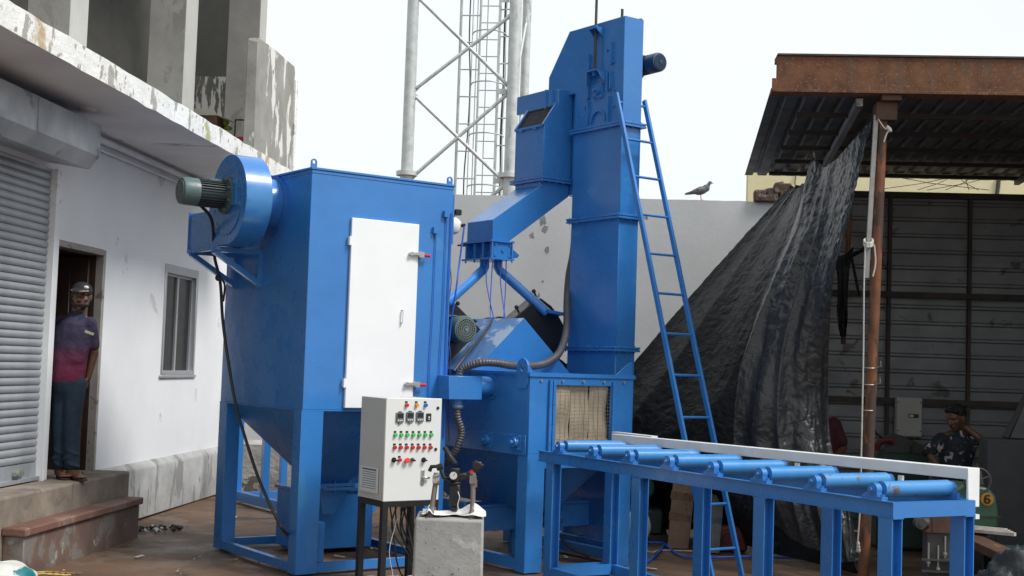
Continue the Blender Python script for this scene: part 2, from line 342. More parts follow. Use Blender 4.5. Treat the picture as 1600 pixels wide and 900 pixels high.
def tarp_mat(name, a, b_, rough, spc):
    m = bpy.data.materials.new(name); m.use_nodes = True; t = m.node_tree; N = t.nodes; L = t.links; b = N['Principled BSDF']
    b.inputs['Roughness'].default_value = rough; b.inputs['Specular IOR Level'].default_value = spc
    co = N.new('ShaderNodeTexCoord')
    n1 = N.new('ShaderNodeTexNoise'); n1.inputs['Scale'].default_value = 2.4; n1.inputs['Detail'].default_value = 6; L.new(co.outputs['Object'], n1.inputs['Vector'])
    x = N.new('ShaderNodeMix'); x.data_type = 'RGBA'; x.inputs[6].default_value = (*a, 1); x.inputs[7].default_value = (*b_, 1); L.new(n1.outputs['Fac'], x.inputs[0])
    L.new(x.outputs[2], b.inputs['Base Color'])
    n2 = N.new('ShaderNodeTexNoise'); n2.inputs['Scale'].default_value = 5; n2.inputs['Detail'].default_value = 4; L.new(co.outputs['Object'], n2.inputs['Vector'])
    mp = N.new('ShaderNodeVectorMath'); mp.operation = 'MULTIPLY_ADD'; mp.inputs[1].default_value = (.25, .25, .25)
    L.new(n2.outputs['Color'], mp.inputs[0]); L.new(co.outputs['Object'], mp.inputs[2])
    v = N.new('ShaderNodeTexVoronoi'); v.feature = 'DISTANCE_TO_EDGE'; v.inputs['Scale'].default_value = 9; L.new(mp.outputs[0], v.inputs['Vector'])
    v2 = N.new('ShaderNodeTexVoronoi'); v2.feature = 'F1'; v2.inputs['Scale'].default_value = 22; L.new(mp.outputs[0], v2.inputs['Vector'])
    ad = N.new('ShaderNodeMath'); ad.operation = 'MULTIPLY_ADD'; ad.inputs[1].default_value = .35; L.new(v2.outputs['Distance'], ad.inputs[0]); L.new(v.outputs['Distance'], ad.inputs[2])
    bp = N.new('ShaderNodeBump'); bp.inputs['Strength'].default_value = .5; bp.inputs['Distance'].default_value = .02
    L.new(ad.outputs[0], bp.inputs['Height']); L.new(bp.outputs[0], b.inputs['Normal'])
    return m
TARP = tarp_mat('black_tarpaulin', (.007, .0075, .009), (.015, .016, .018), .42, .14)
TARPG = tarp_mat('grey_black_tarpaulin', (.012, .0125, .014), (.034, .036, .040), .34, .42)

def shirt_mat():
    m = bpy.data.materials.new('purple_striped_shirt'); m.use_nodes = True; t = m.node_tree; N = t.nodes; L = t.links; b = N['Principled BSDF']
    b.inputs['Roughness'].default_value = .85; co = N.new('ShaderNodeTexCoord'); sp = N.new('ShaderNodeSeparateXYZ'); L.new(co.outputs['Object'], sp.inputs[0])
    r = N.new('ShaderNodeValToRGB'); mr = N.new('ShaderNodeMapRange'); mr.inputs['From Min'].default_value = .90; mr.inputs['From Max'].default_value = 1.10
    L.new(sp.outputs[2], mr.inputs['Value']); L.new(mr.outputs[0], r.inputs[0])
    e = r.color_ramp.elements; e[0].position = 0; e[0].color = (.17, .012, .045, 1); e[1].position = 1; e[1].color = (.028, .022, .055, 1)
    w_ = N.new('ShaderNodeTexWave'); w_.bands_direction = 'Z'; w_.inputs['Scale'].default_value = 22; L.new(co.outputs['Object'], w_.inputs['Vector'])
    mr2 = N.new('ShaderNodeMapRange'); mr2.inputs['From Min'].default_value = 1.0; mr2.inputs['From Max'].default_value = .95; mr2.inputs['To Max'].default_value = .6
    L.new(sp.outputs[2], mr2.inputs['Value']); mu = N.new('ShaderNodeMath'); mu.operation = 'MULTIPLY'; L.new(mr2.outputs[0], mu.inputs[0]); L.new(w_.outputs['Fac'], mu.inputs[1])
    x = N.new('ShaderNodeMix'); x.data_type = 'RGBA'; L.new(mu.outputs[0], x.inputs[0]); L.new(r.outputs[0], x.inputs[6]); x.inputs[7].default_value = (.05, .02, .05, 1)
    L.new(x.outputs[2], b.inputs['Base Color']); n = N.new('ShaderNodeTexNoise'); n.inputs['Scale'].default_value = 12; L.new(co.outputs['Object'], n.inputs['Vector'])
    bp = N.new('ShaderNodeBump'); bp.inputs['Distance'].default_value = .03; bp.inputs['Strength'].default_value = .6; L.new(n.outputs['Fac'], bp.inputs['Height']); L.new(bp.outputs[0], b.inputs['Normal'])
    return m
SHIRT = shirt_mat()
FLORAL = mat('floral_shirt', (.010, .014, .022), .8, var=.2, scale=6, spot=(.42,.36,.38), spot_thr=.585, spot_scale=15, spot2=(.03,.09,.08), spot2_thr=.64, spot2_scale=14)

# ------------------------------------------------------------------ ground
g = MB(); n = 60; S = 400
def gh(x, y): return 0.012*noise.noise(Vector((x*.6, y*.6, 3))) - .006
xs = [-S, -120, -50, -25] + [-12+i*.6 for i in range(51)] + [25, 40, 80, 200, S]
vs = []; 
for yy in xs:
    for xx in xs:
        near = 0 < yy < 18 and -6 < xx < 18
        vs.append((xx, yy, (gh(xx, yy)-.006) if near else -.01))
k = len(xs); g.add(vs, [(j*k+i, j*k+i+1, (j+1)*k+i+1, (j+1)*k+i) for j in range(k-1) for i in range(k-1)], True)
tag(g.build('ground', GROUND), 'brown red packed dirt and concrete yard', kind='structure')

# ------------------------------------------------------------------ white building (building frame: t right, s away)
BR = -YB
bld = thing('white_building', (0, 0, 0), 'white two storey building with unfinished grey upper floor at the left', 'building', BR)
WT = -4.62
m = MB()                                           # wall pieces around the openings
m.box(WT-.22, WT, 10.30, 10.328, .54, 3.5); m.box(WT-.22, WT, 10.328, 11.35, 2.50, 3.5)
m.box(WT-.22, WT, 11.35, 12.89, .0, 3.5); m.box(WT-.22, WT, 12.89, 13.92, 0, 1.375); m.box(WT-.22, WT, 12.89, 13.92, 2.51, 3.5)
m.box(WT-.22, WT, 13.92, 15.4, 0, 3.5); m.box(WT-.22, WT, 3.0, 10.30, 3.06, 3.5); m.box(WT-.22, WT, 3.0, 4.5, 0, 3.06)
m.build('wall', PLAST, bld, local=True)
m = MB()                                           # plinth with a sloping top ledge
m.prism([(WT, 11.44, 0), (-4.555, 11.44, 0), (-4.54, 11.44, .47), (-4.555, 11.44, .50), (WT, 11.44, .545)], (0, 3.96, 0))
tag(m.build('plinth', PLINTH, bld, local=True, bevel=.008))
m = MB(); m.box(WT, -4.30, 4.5, 11.36, 0, .545); m.box(WT-.9, WT, 10.328, 11.35, .3, .540); m.build('sill', SILL, bld, local=True, bevel=.02, seg=2)
# room behind the door
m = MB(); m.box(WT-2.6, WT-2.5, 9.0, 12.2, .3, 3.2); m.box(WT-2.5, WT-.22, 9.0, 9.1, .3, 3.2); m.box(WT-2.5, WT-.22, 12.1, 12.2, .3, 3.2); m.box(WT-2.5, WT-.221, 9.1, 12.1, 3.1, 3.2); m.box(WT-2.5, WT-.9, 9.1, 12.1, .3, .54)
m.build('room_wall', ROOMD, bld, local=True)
m = MB(); m.box(WT-.07, WT+.004, 11.30, 11.352, .54, 2.50); m.box(WT-.07, WT+.004, 10.33, 11.30, 2.45, 2.505); m.box(WT-.07, WT+.002, 10.328, 10.36, .54, 2.45)
df = m.build('door_frame', JAMB, bld, local=True, bevel=.004)
m = MB(); m.box(WT-.235, WT-.072, 11.29, 11.349, .541, 2.50); m.box(WT-.235, WT-.072, 10.33, 11.29, 2.44, 2.505); m.build('door_lining', DOORW, bld, local=True)
m = MB(); m.box(WT-1.0, WT-.10, 11.22, 11.26, .55, 2.43); m.box(WT-.9, WT-.26, 11.21, 11.22, .7, 1.4); m.box(WT-.9, WT-.26, 11.21, 11.22, 1.55, 2.3)
m.build('door', DOORW, bld, local=True, bevel=.006)
# window
m = MB()
for a in ((12.89, 12.94, 1.375, 2.51), (13.87, 13.92, 1.375, 2.51), (12.94, 13.87, 1.375, 1.42), (12.94, 13.87, 2.42, 2.51)):
    m.box(WT-.10, WT+.012, a[0], a[1], a[2], a[3])
wf = m.build('window_frame', ALU, bld, local=True, bevel=.004)
m = MB(); m.box(WT-.075, WT-.03, 13.37, 13.42, 1.42, 2.42); m.box(WT-.06, WT-.03, 12.94, 12.965, 1.42, 2.42); m.box(WT-.06, WT-.03, 13.83, 13.87, 1.42, 2.42); m.box(WT-.06, WT-.03, 12.965, 13.83, 2.395, 2.42)
o = m.build('sash', ALU, wf, local=True)
for a, b in ((12.965, 13.37), (13.42, 13.83)):
    m = MB(); m.box(WT-.055, WT-.05, a, b, 1.42, 2.395); m.build('pane', GLASS, wf, local=True)
m = MB(); m.box(WT, WT+.02, 12.85, 13.96, 1.345, 1.375); m.build('window_sill', ALU, bld, local=True, bevel=.004)
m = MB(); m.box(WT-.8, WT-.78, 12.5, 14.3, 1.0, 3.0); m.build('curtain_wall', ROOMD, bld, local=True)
# slab and soffit
m = MB()
sl_n = 60; vs = []; fs = []
for i in range(sl_n+1):
    s = 2.0 + (14.0-2.0)*i/sl_n
    e = .012*noise.noise(Vector((s*3, 0, 0))); e2 = .012*noise.noise(Vector((s*4, 5, 0)))
    vs += [(-3.65+e*.5, s, 3.475+e2), (-3.65+e*.5, s, 3.645+e), (-9, s, 3.645), (-9, s, 3.502)]
    if i:
        b = (i-1)*4; fs += [(b, b+4, b+5, b+1), (b+1, b+5, b+6, b+2)]
m.add(vs, fs); k = len(vs)
m.mat(1)
vs2 = [];fs2 = []
for i in range(sl_n+1):
    s = 2.0 + 12.0*i/sl_n; e = .012*noise.noise(Vector((s*3, 0, 0))); e2 = .012*noise.noise(Vector((s*4, 5, 0)))
    vs2 += [(-3.65+e*.5, s, 3.475+e2), (-3.72, s, 3.497), (-9, s, 3.502)]
    if i: b = (i-1)*3; fs2 += [(b, b+1, b+4, b+3), (b+1, b+2, b+5, b+4)]
m.add(vs2, fs2)
m.mat(0); m.add([vs[0], vs[1], vs[2], vs[3]], [(0, 1, 2, 3)]); m.add([vs[-4], vs[-3], vs[-2], vs[-1]], [(3, 2, 1, 0)])
m.build('floor_slab', [PEEL, SOFF], bld, local=True)
# soffit lamp
m = MB(); m.lathe((-4.23, 9.87, 3.50), (0, 0, -1), [(.07, 0), (.07, .012), (.055, .018), (.01, .018)], 20); m.build('ceiling_light', CABW, bld, local=True)
# conduit pipes under the slab
m = MB(); m.cyl((WT+.05, 10.2, 3.44), (WT+.05, 15.0, 3.44), .028, 12); m.build('pipe', SOFF, bld, local=True)
m = MB(); m.cyl((WT+.03, 10.2, 3.36), (WT+.03, 15.0, 3.36), .013, 10); m.build('pipe', SOFF, bld, local=True)
# upper columns
def column(s, t0, t1, d):
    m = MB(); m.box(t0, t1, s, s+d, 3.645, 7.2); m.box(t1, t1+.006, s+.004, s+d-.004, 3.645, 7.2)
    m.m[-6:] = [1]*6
    return m.build('column', [CONC, CONCL], bld, local=True, bevel=.008)
column(9.49, -4.58, -4.25, .34); column(12.07, -4.60, -4.25, .35); column(14.58, -4.62, -4.25, .27)
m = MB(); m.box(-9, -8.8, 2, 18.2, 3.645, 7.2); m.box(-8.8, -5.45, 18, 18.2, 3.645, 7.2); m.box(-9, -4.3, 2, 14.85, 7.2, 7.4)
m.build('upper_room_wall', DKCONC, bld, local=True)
m = MB(); m.box(-8.8, -4.9, 16.0, 16.15, 3.645, 5.12); m.build('low_wall', PEELD, bld, local=True)
m = MB(); m.box(-6.1, -5.9, 8.0, 16.0, 3.645, 7.2); m.build('partition', DKCONC, bld, local=True)
# parapet end wall
m = MB(); m.prism([(-3.655, 12.52, 3.40), (-3.655, 13.99, 3.40), (-3.655, 14.0, 4.74), (-3.655, 13.96, 4.80), (-3.655, 13.1, 4.79), (-3.655, 12.56, 4.76), (-3.655, 12.52, 4.72)], (-.11, 0, 0))
o = m.build('parapet', PARA, bld, local=True, bevel=.008)
m = MB(); m.box(-3.76, -3.635, 14.0, 14.09, 3.45, 4.66); m.build('parapet_edge', PEEL, bld, local=True, bevel=.006)
# shutter
sh = thing('roller_shutter_tmp', (0, 0, 0), None, None, BR)
sh.name = 'roller_shutter'; sh.parent = bld; sh.rotation_euler = (0, 0, 0); RM[sh] = RM[bld]
prof = [(-.004, 0), (.006, .0015), (.011, .007), (.015, .018), (.016, .032), (.013, .044), (.006, .052), (.005, .0575), (-.004, .0585)]
m = MB(); a = []; 
for s in (4.5, 10.17): a += [(WT-.02+dx, s, dz) for dx, dz in prof]
k = len(prof); m.add(a, [(i, i+1, k+i+1, k+i) for i in range(k-1)], True)
m.add([(WT-.03, 4.5, -.001), (WT-.03, 10.17, -.001), (WT-.03, 10.17, .06), (WT-.03, 4.5, .06)], [(0, 1, 2, 3)])
sl0 = m.build('slat', STEEL, sh, local=True); sl0.location = (0, 0, .70)
for i in range(1, 39): 
    c = sl0.copy(); COL.objects.link(c); c.parent = sh; c.location = (random.uniform(-.002, .002), 0, .70+.0612*i)
m = MB(); m.box(WT-.03, WT-.005, 4.5, 10.17, .58, .695); m.box(WT-.01, WT+.03, 4.5, 10.17, .555, .585); m.build('bottom_bar', STEEL, sh, local=True, bevel=.003)
for s in (9.0, 9.75):
    m = MB(); m.box(WT-.004, WT+.03, s, s+.12, .615, .645); m.cyl((WT+.03, s+.03, .63), (WT+.045, s+.03, .63), .02, 10); m.box(WT+.0, WT+.02, s+.13, s+.16, .61, .65); m.build('lock', ZINC, sh, local=True)
m = MB(); m.box(WT-.05, WT+.045, 10.17, 10.215, .5, 3.06); m.box(WT-.02, WT+.03, 10.215, 10.30, .545, 3.06)
m.build('guide', PLAST, sh, local=True, bevel=.003)
m = MB(); m.prism([(WT, 3.0, 3.41), (-4.2, 3.0, 3.41), (-4.2, 3.0, 3.155), (-4.28, 3.0, 3.05), (WT, 3.0, 3.10)], (0, 7.09, 0))
m.build('shutter_box', SHEET, bld, local=True, bevel=.004)
for s in (4.6, 6.05, 7.5, 8.95): m = MB(); m.box(-4.2, -4.194, s, s+.03, 3.16, 3.40); m.build('shutter_box_seam', SHEET, bld, local=True)

# things on the upper floor
m = MB(); m.box(-4.45, -4.12, 12.75, 13.05, 3.65, 3.99); m.box(-4.46, -4.11, 12.74, 13.06, 3.99, 4.0)
b0 = thing('cardboard_box', bw(-4.28, 12.9, 3.65), 'open brown carton on the balcony slab between two grey columns', 'box', BR)
m = MB(); m.box(-.17, .17, -.15, .15, 0, .36); m.build('carton', BROWN, b0, local=True)
m = MB(); m.beam((-.17, -.15, .36), (-.17, .15, .36), .01, .01); m.add([(-.17,-.15,.36),(.17,-.15,.36),(.17,-.26,.40),(-.17,-.26,.40)], [(0,1,2,3)]); m.add([(.17,-.15,.361),(.17,.15,.361),(.28,.15,.33),(.28,-.15,.33)], [(0,1,2,3)]); m.build('flap', PANELC, b0, local=True)
LIME = mat('lime_plastic', (.17, .25, .03), .4, var=.3, spot=(.7,.7,.7), spot_thr=.6)
m = MB(); m.ball(bw(-4.13, 13.0, 3.99), (.075, .05, .04), 10, 6, Matrix.Rotation(.5, 3, 'X')); m.ball(bw(-4.08, 13.02, 3.93), (.05, .04, .025), 10, 6)
o = m.build('plastic_bag', LIME); tag(o, 'lime green and clear plastic bag beside the brown carton on the balcony', 'bag'); rehome(o, bw(-4.13, 13.0, 3.90))
m = MB(); b = thing('red_crate', bw(-3.93, 13.3, 3.65), 'red plastic crate and canister against the parapet on the balcony', 'crate', BR)
m.box(-.2, .18, -.2, .2, 0, .21); m.build('body', RED, b, local=True, bevel=.01)
m = MB(); m.box(-.02, .10, -.08, .05, .21, .40); m.cyl((.04, -.02, .40), (.04, -.02, .44), .03, 10); m.build('canister', RED, b, local=True, bevel=.015)
m = MB()
for x in (-.16, .14): m.cyl((x, 0, .21), (x, 0, .42), .008, 6)
m.cyl((-.16, 0, .42), (.14, 0, .42), .008, 6); m.build('handle', BLACK, b, local=True)

# step in front of the door
st = thing('entrance_step', bw(-4.2, 10.1, 0), 'long red brown rendered step below the door and shutter', 'step', BR)
m = MB(); m.box(-.10, .06, -1.12, 1.10, -.02, .275); m.build('base', STEPB, st, local=True, bevel=.008)
m = MB(); m.box(-.10, .085, -1.15, 1.13, .275, .335); m.build('top_slab', STEPM, st, local=True, bevel=.012, seg=2)
# debris by the step
m = MB(); c0 = bw(-4.12, 11.65, 0)
for i in range(70):
    a = random.uniform(0, 2*PI); rr = random.random()**.6*.2; p = c0 + Vector((math.cos(a)*rr*1.2, math.sin(a)*rr*.8, 0)); s = random.uniform(.008, .03)
    R = Matrix.Rotation(random.random()*3, 3, 'Z') @ Matrix.Rotation(random.random()*2, 3, 'X'); m.mat(0 if random.random() < .75 else 1)
    m.ball(p+Vector((0, 0, s*.5)), (s, s*.8, s*.5), 6, 4, R)
o = m.build('rubble', [DKST, CLOTHW]); tag(o, 'small dark heap of ash and rubble at the end of the step', 'rubble', kind='stuff')
m = MB()
for i in range(480):
    x = random.uniform(-1, 12); y = random.uniform(6, 14); s = random.uniform(.004, .013)
    m.ball((x, y, .0), (s, s*.8, s*.6), 5, 4)
o = m.build('pebbles', [BASEW]); tag(o, 'scattered small pebbles and grit on the yard', 'pebbles', kind='stuff')
m = MB()
for i in range(70):
    x = random.uniform(-1.5, 10); y = random.uniform(7, 13); a = random.uniform(0, PI); L_ = random.uniform(.015, .05); d = Vector((math.cos(a), math.sin(a), .1))*L_; q = Vector((x, y, .004)); w_ = Vector((-math.sin(a), math.cos(a), 0))*L_*.4
    m.mat(i % 3); m.hexa([q-d-w_, q+d-w_, q+d+w_, q-d+w_, q-d-w_+Vector((0, 0, .003)), q+d-w_+Vector((0, 0, .003)), q+d+w_+Vector((0, 0, .005)), q-d+w_+Vector((0, 0, .003))])
o = m.build('litter', [BASEW, WOOD, CLOTHW]); tag(o, 'scattered scraps of paper, leaf and wood on the yard', 'litter', kind='stuff')

# ------------------------------------------------------------------ boundary wall
bwl = thing('boundary_wall', bw(-1.4, 15.4, 0), 'pale grey boundary wall behind the blue machines', 'wall', BR)
m = MB(); n = 80; vs = []
for i in range(n+1):
    t = -3.2 + 6.6*i/n; e = .01*noise.noise(Vector((t*6, 0, 9)))
    vs += [(t, 0, 0), (t, 0, 3.608+e), (t, .16, 3.61+e), (t, .16, 0)]
fs = []
for i in range(n): b = i*4; fs += [(b, b+4, b+5, b+1), (b+1, b+5, b+6, b+2), (b+2, b+6, b+7, b+3)]
fs += [(0, 1, 2, 3), (n*4+3, n*4+2, n*4+1, n*4)]
m.add(vs, fs); m.build('wall', BACKW, bwl, local=True)
m = MB(); m.prism([(-3.2, 0, -.02), (-3.2, -.12, -.02), (-3.2, -.09, .55), (-3.2, 0, .60)], (5.0, 0, 0)); m.build('wall_base', BASEW, bwl, local=True)
m = MB(); P = MB()
def patch(cx, cz, pts):
    P.prism([(cx+x, -.0015, cz+z) for x, z in pts], (0, .002, 0))
def blobpoly(w, h, k=14, sd=0):
    return [(math.cos(2*PI*i/k)*w*(1+1.1*noise.noise(Vector((i*.9, sd, 0)))), math.sin(2*PI*i/k)*h*(1+1.1*noise.noise(Vector((i*.7, sd, 4))))) for i in range(k)]
PG = mat('bare_patch', (.24, .24, .23), .9, var=.15, scale=8)
for i, (x, y, w_, h_) in enumerate(((848, 345, .035, .06), (852, 357, .035, .05), (832, 368, .03, .035), (855, 390, .025, .05), (848, 440, .012, .016), (828, 460, .014, .03), (842, 462, .012, .03), (775, 330, .012, .02), (1010, 340, .02, .02))):
    q = pb(x, y, 15.4); patch(q.x+1.4, q.z, blobpoly(w_, h_, 14, i*3.3))
P.build('peeled_patch', PG, bwl, local=True)
# yellow house beyond
yh = thing('yellow_house', bw(6, 20, 0), 'pale yellow limewashed wall of a house seen under the shed roof', 'building', BR)
m = MB(); m.box(-4.12, 6, 0, .3, 0, 4.66); m.build('wall', YELL, yh, local=True)
m = MB(); m.tube(bezier([(-.4, -.02, 4.66), (-.45, -.02, 4.3), (-.6, -.02, 3.9)]), .03, 6); m.build('downpipe', DKST, yh, local=True); m = MB(); m.tube(bezier([(-3.4, -.02, 4.66), (-3.42, -.02, 4.5), (-3.38, -.02, 4.35)]), .008, 5); m.build('wire', DKST, yh, local=True)
# broken brick parapet piece on top of boundary wall
br = thing('broken_masonry', bw(1.74, 15.45, 3.6), 'broken brown brick and mortar chunk on top of the boundary wall', 'masonry', BR)
MAS = mat('dirty_brown_brick', (.085, .055, .042), .9, var=.4, scale=9, bump=.6, bscale=25, bdist=.02, spot=(.19,.16,.13), spot_thr=.57, spot_scale=10)
for i, (x0, x1, z0, z1) in enumerate(((-.22, -.09, .0, .15), (-.08, .06, 0, .19), (.07, .21, 0, .23), (-.16, -.02, .0, .09), (.0, .12, .10, .235))):
    m = MB(); J = lambda: random.uniform(-.015, .015); y0 = -.11-.004*i
    m.hexa([(x0+J(), y0, z0), (x1+J(), y0, z0), (x1+J(), .1, z0), (x0+J(), .1, z0), (x0+J()+.01, y0+J(), z1-.02+J()), (x1+J(), y0+J(), z1+J()), (x1+J(), .1, z1), (x0+J(), .1, z1-.01)])
    m.build('brick', MAS, br, local=True, bevel=.014)
# ------------------------------------------------------------------ pigeon
pg = pb(1095, 300, 15.45)
pgt = thing('pigeon', bw(pg.x, 15.45, 3.612), 'grey pigeon standing on top of the boundary wall', 'bird', BR)
def remesh(o, vox, sm=4, disp=0):
    r = o.modifiers.new('remesh', 'REMESH'); r.mode = 'VOXEL'; r.voxel_size = vox; r.use_smooth_shade = True
    s = o.modifiers.new('smooth', 'SMOOTH'); s.factor = .5; s.iterations = sm
    return o
m = MB(); R = Matrix.Rotation(-.30, 3, 'Y')
m.ball((0, 0, .115), (.088, .050, .050), 14, 10, R); m.ball((.06, 0, .145), (.045, .036, .045), 12, 8); m.caps((.075, 0, .16), (.095, 0, .20), .027, .02); m.ball((.105, 0, .212), (.024, .019, .021), 10, 8)
m.caps((-.08, 0, .095), (-.175, 0, .072), .026, .014)
remesh(m.build('body', mat('pigeon_grey', (.10, .105, .12), .7, var=.2, scale=20), pgt, local=True), .006, 3)
m = MB()
for s in (-1, 1): m.ball((-.035, s*.040, .112), (.085, .014, .030), 12, 8, R)
m.build('wing', mat('wing_grey', (.15, .15, .165), .7, spot=(.03,.03,.035), spot_thr=.55, spot_scale=16), pgt, local=True)
m = MB(); m.cyl((.125, 0, .210), (.148, 0, .203), .006, 6, .002); m.build('beak', DKST, pgt, local=True)
for s in (-1, 1):
    m = MB(); m.cyl((.0, s*.018, .075), (.005, s*.018, 0.004), .004, 6)
    for a in (-.5, 0, .5): m.cyl((.005, s*.018, .004), (.03, s*.018+a*.02, .002), .0025, 5)
    m.build('leg', RED, pgt, local=True)

# ------------------------------------------------------------------ lattice tower
ct = bw(-3.1, 24.6, 0)
tw = thing('lattice_tower', ct, 'galvanised three legged lattice tower with caged ladder behind the wall', 'tower', BR)
A = Vector((-.96, -.6, 0)); Bq = Vector((.98, -.6, 0)); C = Vector((1.06, 1.1, 0))
for (p, r, rt) in ((A, .128, .112), (Bq, .135, .118), (C, .10, .09)):
    m = MB(); lean = Vector((-p.x*.01, 0, 0))
    m.cyl(p, p+Vector((0, 0, 5.1)), r, 24, r*.97); m.cyl(p+Vector((0, 0, 5.1)), p+Vector((0, 0, 12)), rt, 24, rt*.95)
    m.cyl(p+Vector((0, 0, 5.06)), p+Vector((0, 0, 5.14)), r+.07, 20)
    m.build('leg', GALV, tw, local=True)
def brace(p, q, r=.035):
    m = MB(); m.cyl(p, q, r, 10); d = (q-p).normalized()
    for e, s in ((p, 1), (q, -1)): m.beam(e-d*s*.12, e+d*s*.03, .012, .09)
    return m.build('brace', GALV, tw, local=True)
zs = [3.55, 5.05, 6.75, 8.4, 10.0]
def at(p, z, o=0): return Vector((p.x, p.y, z))
insA = Vector((.12, 0, 0)); insB = Vector((-.12, 0, 0))
brace(at(A, 5.05)+insA, at(Bq, 6.62)+insB); brace(at(A, 6.55)+insA, at(Bq, 5.0)+insB)
brace(at(A, 8.42)+insA, at(Bq, 6.82)+insB); brace(at(A, 6.72)+insA, at(Bq, 8.1)+insB)
brace(at(A, 4.8)+insA, at(Bq, 3.3)+insB); brace(at(A, 3.4)+insA, at(Bq, 4.9)+insB)
brace(at(A, 8.6)+insA, at(Bq, 10.2)+insB)
for z in (6.68, 8.42, 5.0):
    m = MB(); m.beam(at(Bq, z)+Vector((-.12, -.02, 0)), at(Bq, z)+Vector((-.30, -.02, 0)), .02, .10); m.build('gusset', GALV, tw, local=True)
for z0, z1, fl in ((3.4, 5.0, 0), (5.0, 6.7, 1), (6.7, 8.4, 0), (8.4, 10, 1)):
    p, q = (A, C) if fl else (A, C)
    brace(at(Bq, z0)+Vector((0, .15, 0)), at(C, z1)-Vector((0, .15, 0)), .025)
# ladder with cage
lx0, lx1 = .24, .62
for x, r in ((lx0, .022), (lx1, .022), (-.14, .028)):
    m = MB(); m.cyl((x, .15, 2.5), (x, .15, 12), r, 8); m.build('ladder_rail', GALV, tw, local=True)
m = MB(); m.tube(bezier([(.05+.03*math.sin(i*1.7), .18, 2.5+i*.9) for i in range(11)]), .014, 6); m.build('cable', DKST, tw, local=True)
m = MB(); m.tube(bezier([(.72+.01*math.sin(i*2.7), .2, 2.5+i*.9) for i in range(11)]), .028, 8); m.build('cable', BLACK, tw, local=True)
for i in range(26):
    z = 2.9+i*.33; m = MB(); m.cyl((lx0, .15, z), (lx1, .15, z), .011, 6); m.build('rung', GALV, tw, local=True)
for i in range(16):
    z = 3.02+i*.53; m = MB(); m.cyl((-.14, .15, z), (lx0, .15, z), .013, 6); m.cyl((lx1, .15, z+.12), (.88, .1, z+.12), .014, 6); m.build('stay', GALV, tw, local=True)
for i in range(8):
    z = 3.0+i*.985; m = MB(); cx = (lx0+lx1)/2
    m.tube([(cx+.33*math.cos(a), .12-.55*math.sin(a)*.8, z) for a in [PI*k/12 for k in range(13)]], .014, 6); m.build('cage_hoop', GALV, tw, local=True)
for a in (.25, .9, PI/2, PI-.9, PI-.25):
    m = MB(); x = (lx0+lx1)/2+.33*math.cos(a); y = .12-.44*math.sin(a); m.cyl((x, y, 2.9), (x, y, 12), .011, 6); m.build('cage_bar', GALV, tw, local=True)

# ------------------------------------------------------------------ motors
GRIL = mat('grey_green_grille', (.16, .20, .19), .5)
def motor(root, c, ax, L, r, mbody, mcowl, depth3=True, name='motor', up=(0, 0, 1)):
    "electric motor along ax, starting at its flange c"
    c = Vector(c); ax = Vector(ax).normalized(); up = Vector(up); sd_ = ax.cross(up)
    m = MB(); m.cyl(c, c+ax*.025, r*1.35, 20); m.cyl(c+ax*.025, c+ax*L*.08, r*1.0, 20); m.cyl(c+ax*.03, c+ax*L*.68, r*.82, 20)
    for i in range(8):
        a = 2*PI*(i+.5)/8; d = up*math.cos(a)+sd_*math.sin(a); m.cyl(c+ax*.024+d*r*1.18, c+ax*.045+d*r*1.18, r*.10, 6)
    mo = m.build(name, mbody, root)
    f = MB()
    for i in range(30):
        a = 2*PI*i/30; d = up*math.cos(a)+sd_*math.sin(a)
        f.beam(c+ax*L*.10+d*r*.9, c+ax*L*.66+d*r*.9, .005, r*.20, up=d)
    tag(f.build('cooling_fin', mbody if mbody is not MOTG else MOTD, mo), kind='stuff')
    w_ = MB(); e = c+ax*L
    w_.lathe(c+ax*L*.66, ax, [(r*.90, 0), (r*1.0, 0), (r*1.0, L*.28), (r*.93, L*.33), (r*.80, L*.34)], 24)
    w_.build('fan_cowl', mcowl, mo)
    gmb = MB()
    for k in range(24):
        a = 2*PI*k/24; d = up*math.cos(a)+sd_*math.sin(a); gmb.beam(e+ax*.002+d*r*.18, e+ax*.002+d*r*.76, r*.035, .006, up=ax)
    for rr in (.22, .45, .62, .78):
        gmb.tube([e+ax*.003+(up*math.cos(2*PI*k/24)+sd_*math.sin(2*PI*k/24))*r*rr for k in range(25)], r*.028, 4)
    gmb.cyl(e, e+ax*.012, r*.14, 12)
    gg = gmb.build('fan_grille', GRIL if mbody is MOTG else NAVY, mo)
    h = MB(); h.cyl(e-ax*.001, e+ax*.0015, r*.79, 24); h.build('fan_recess', BLACK, mo)
    t_ = MB(); b0 = c+ax*L*.30+up*r*.86; t_.beam(b0-ax*L*.14, b0+ax*L*.14, r*.75, r*.42, up=up); t_.build('terminal_box', mcowl if mbody is MOTG else mbody, mo, bevel=.006)
    p_ = MB(); q = c+ax*L*.42+up*r*.5+sd_*r*.9*(1 if True else -1); 
    return mo

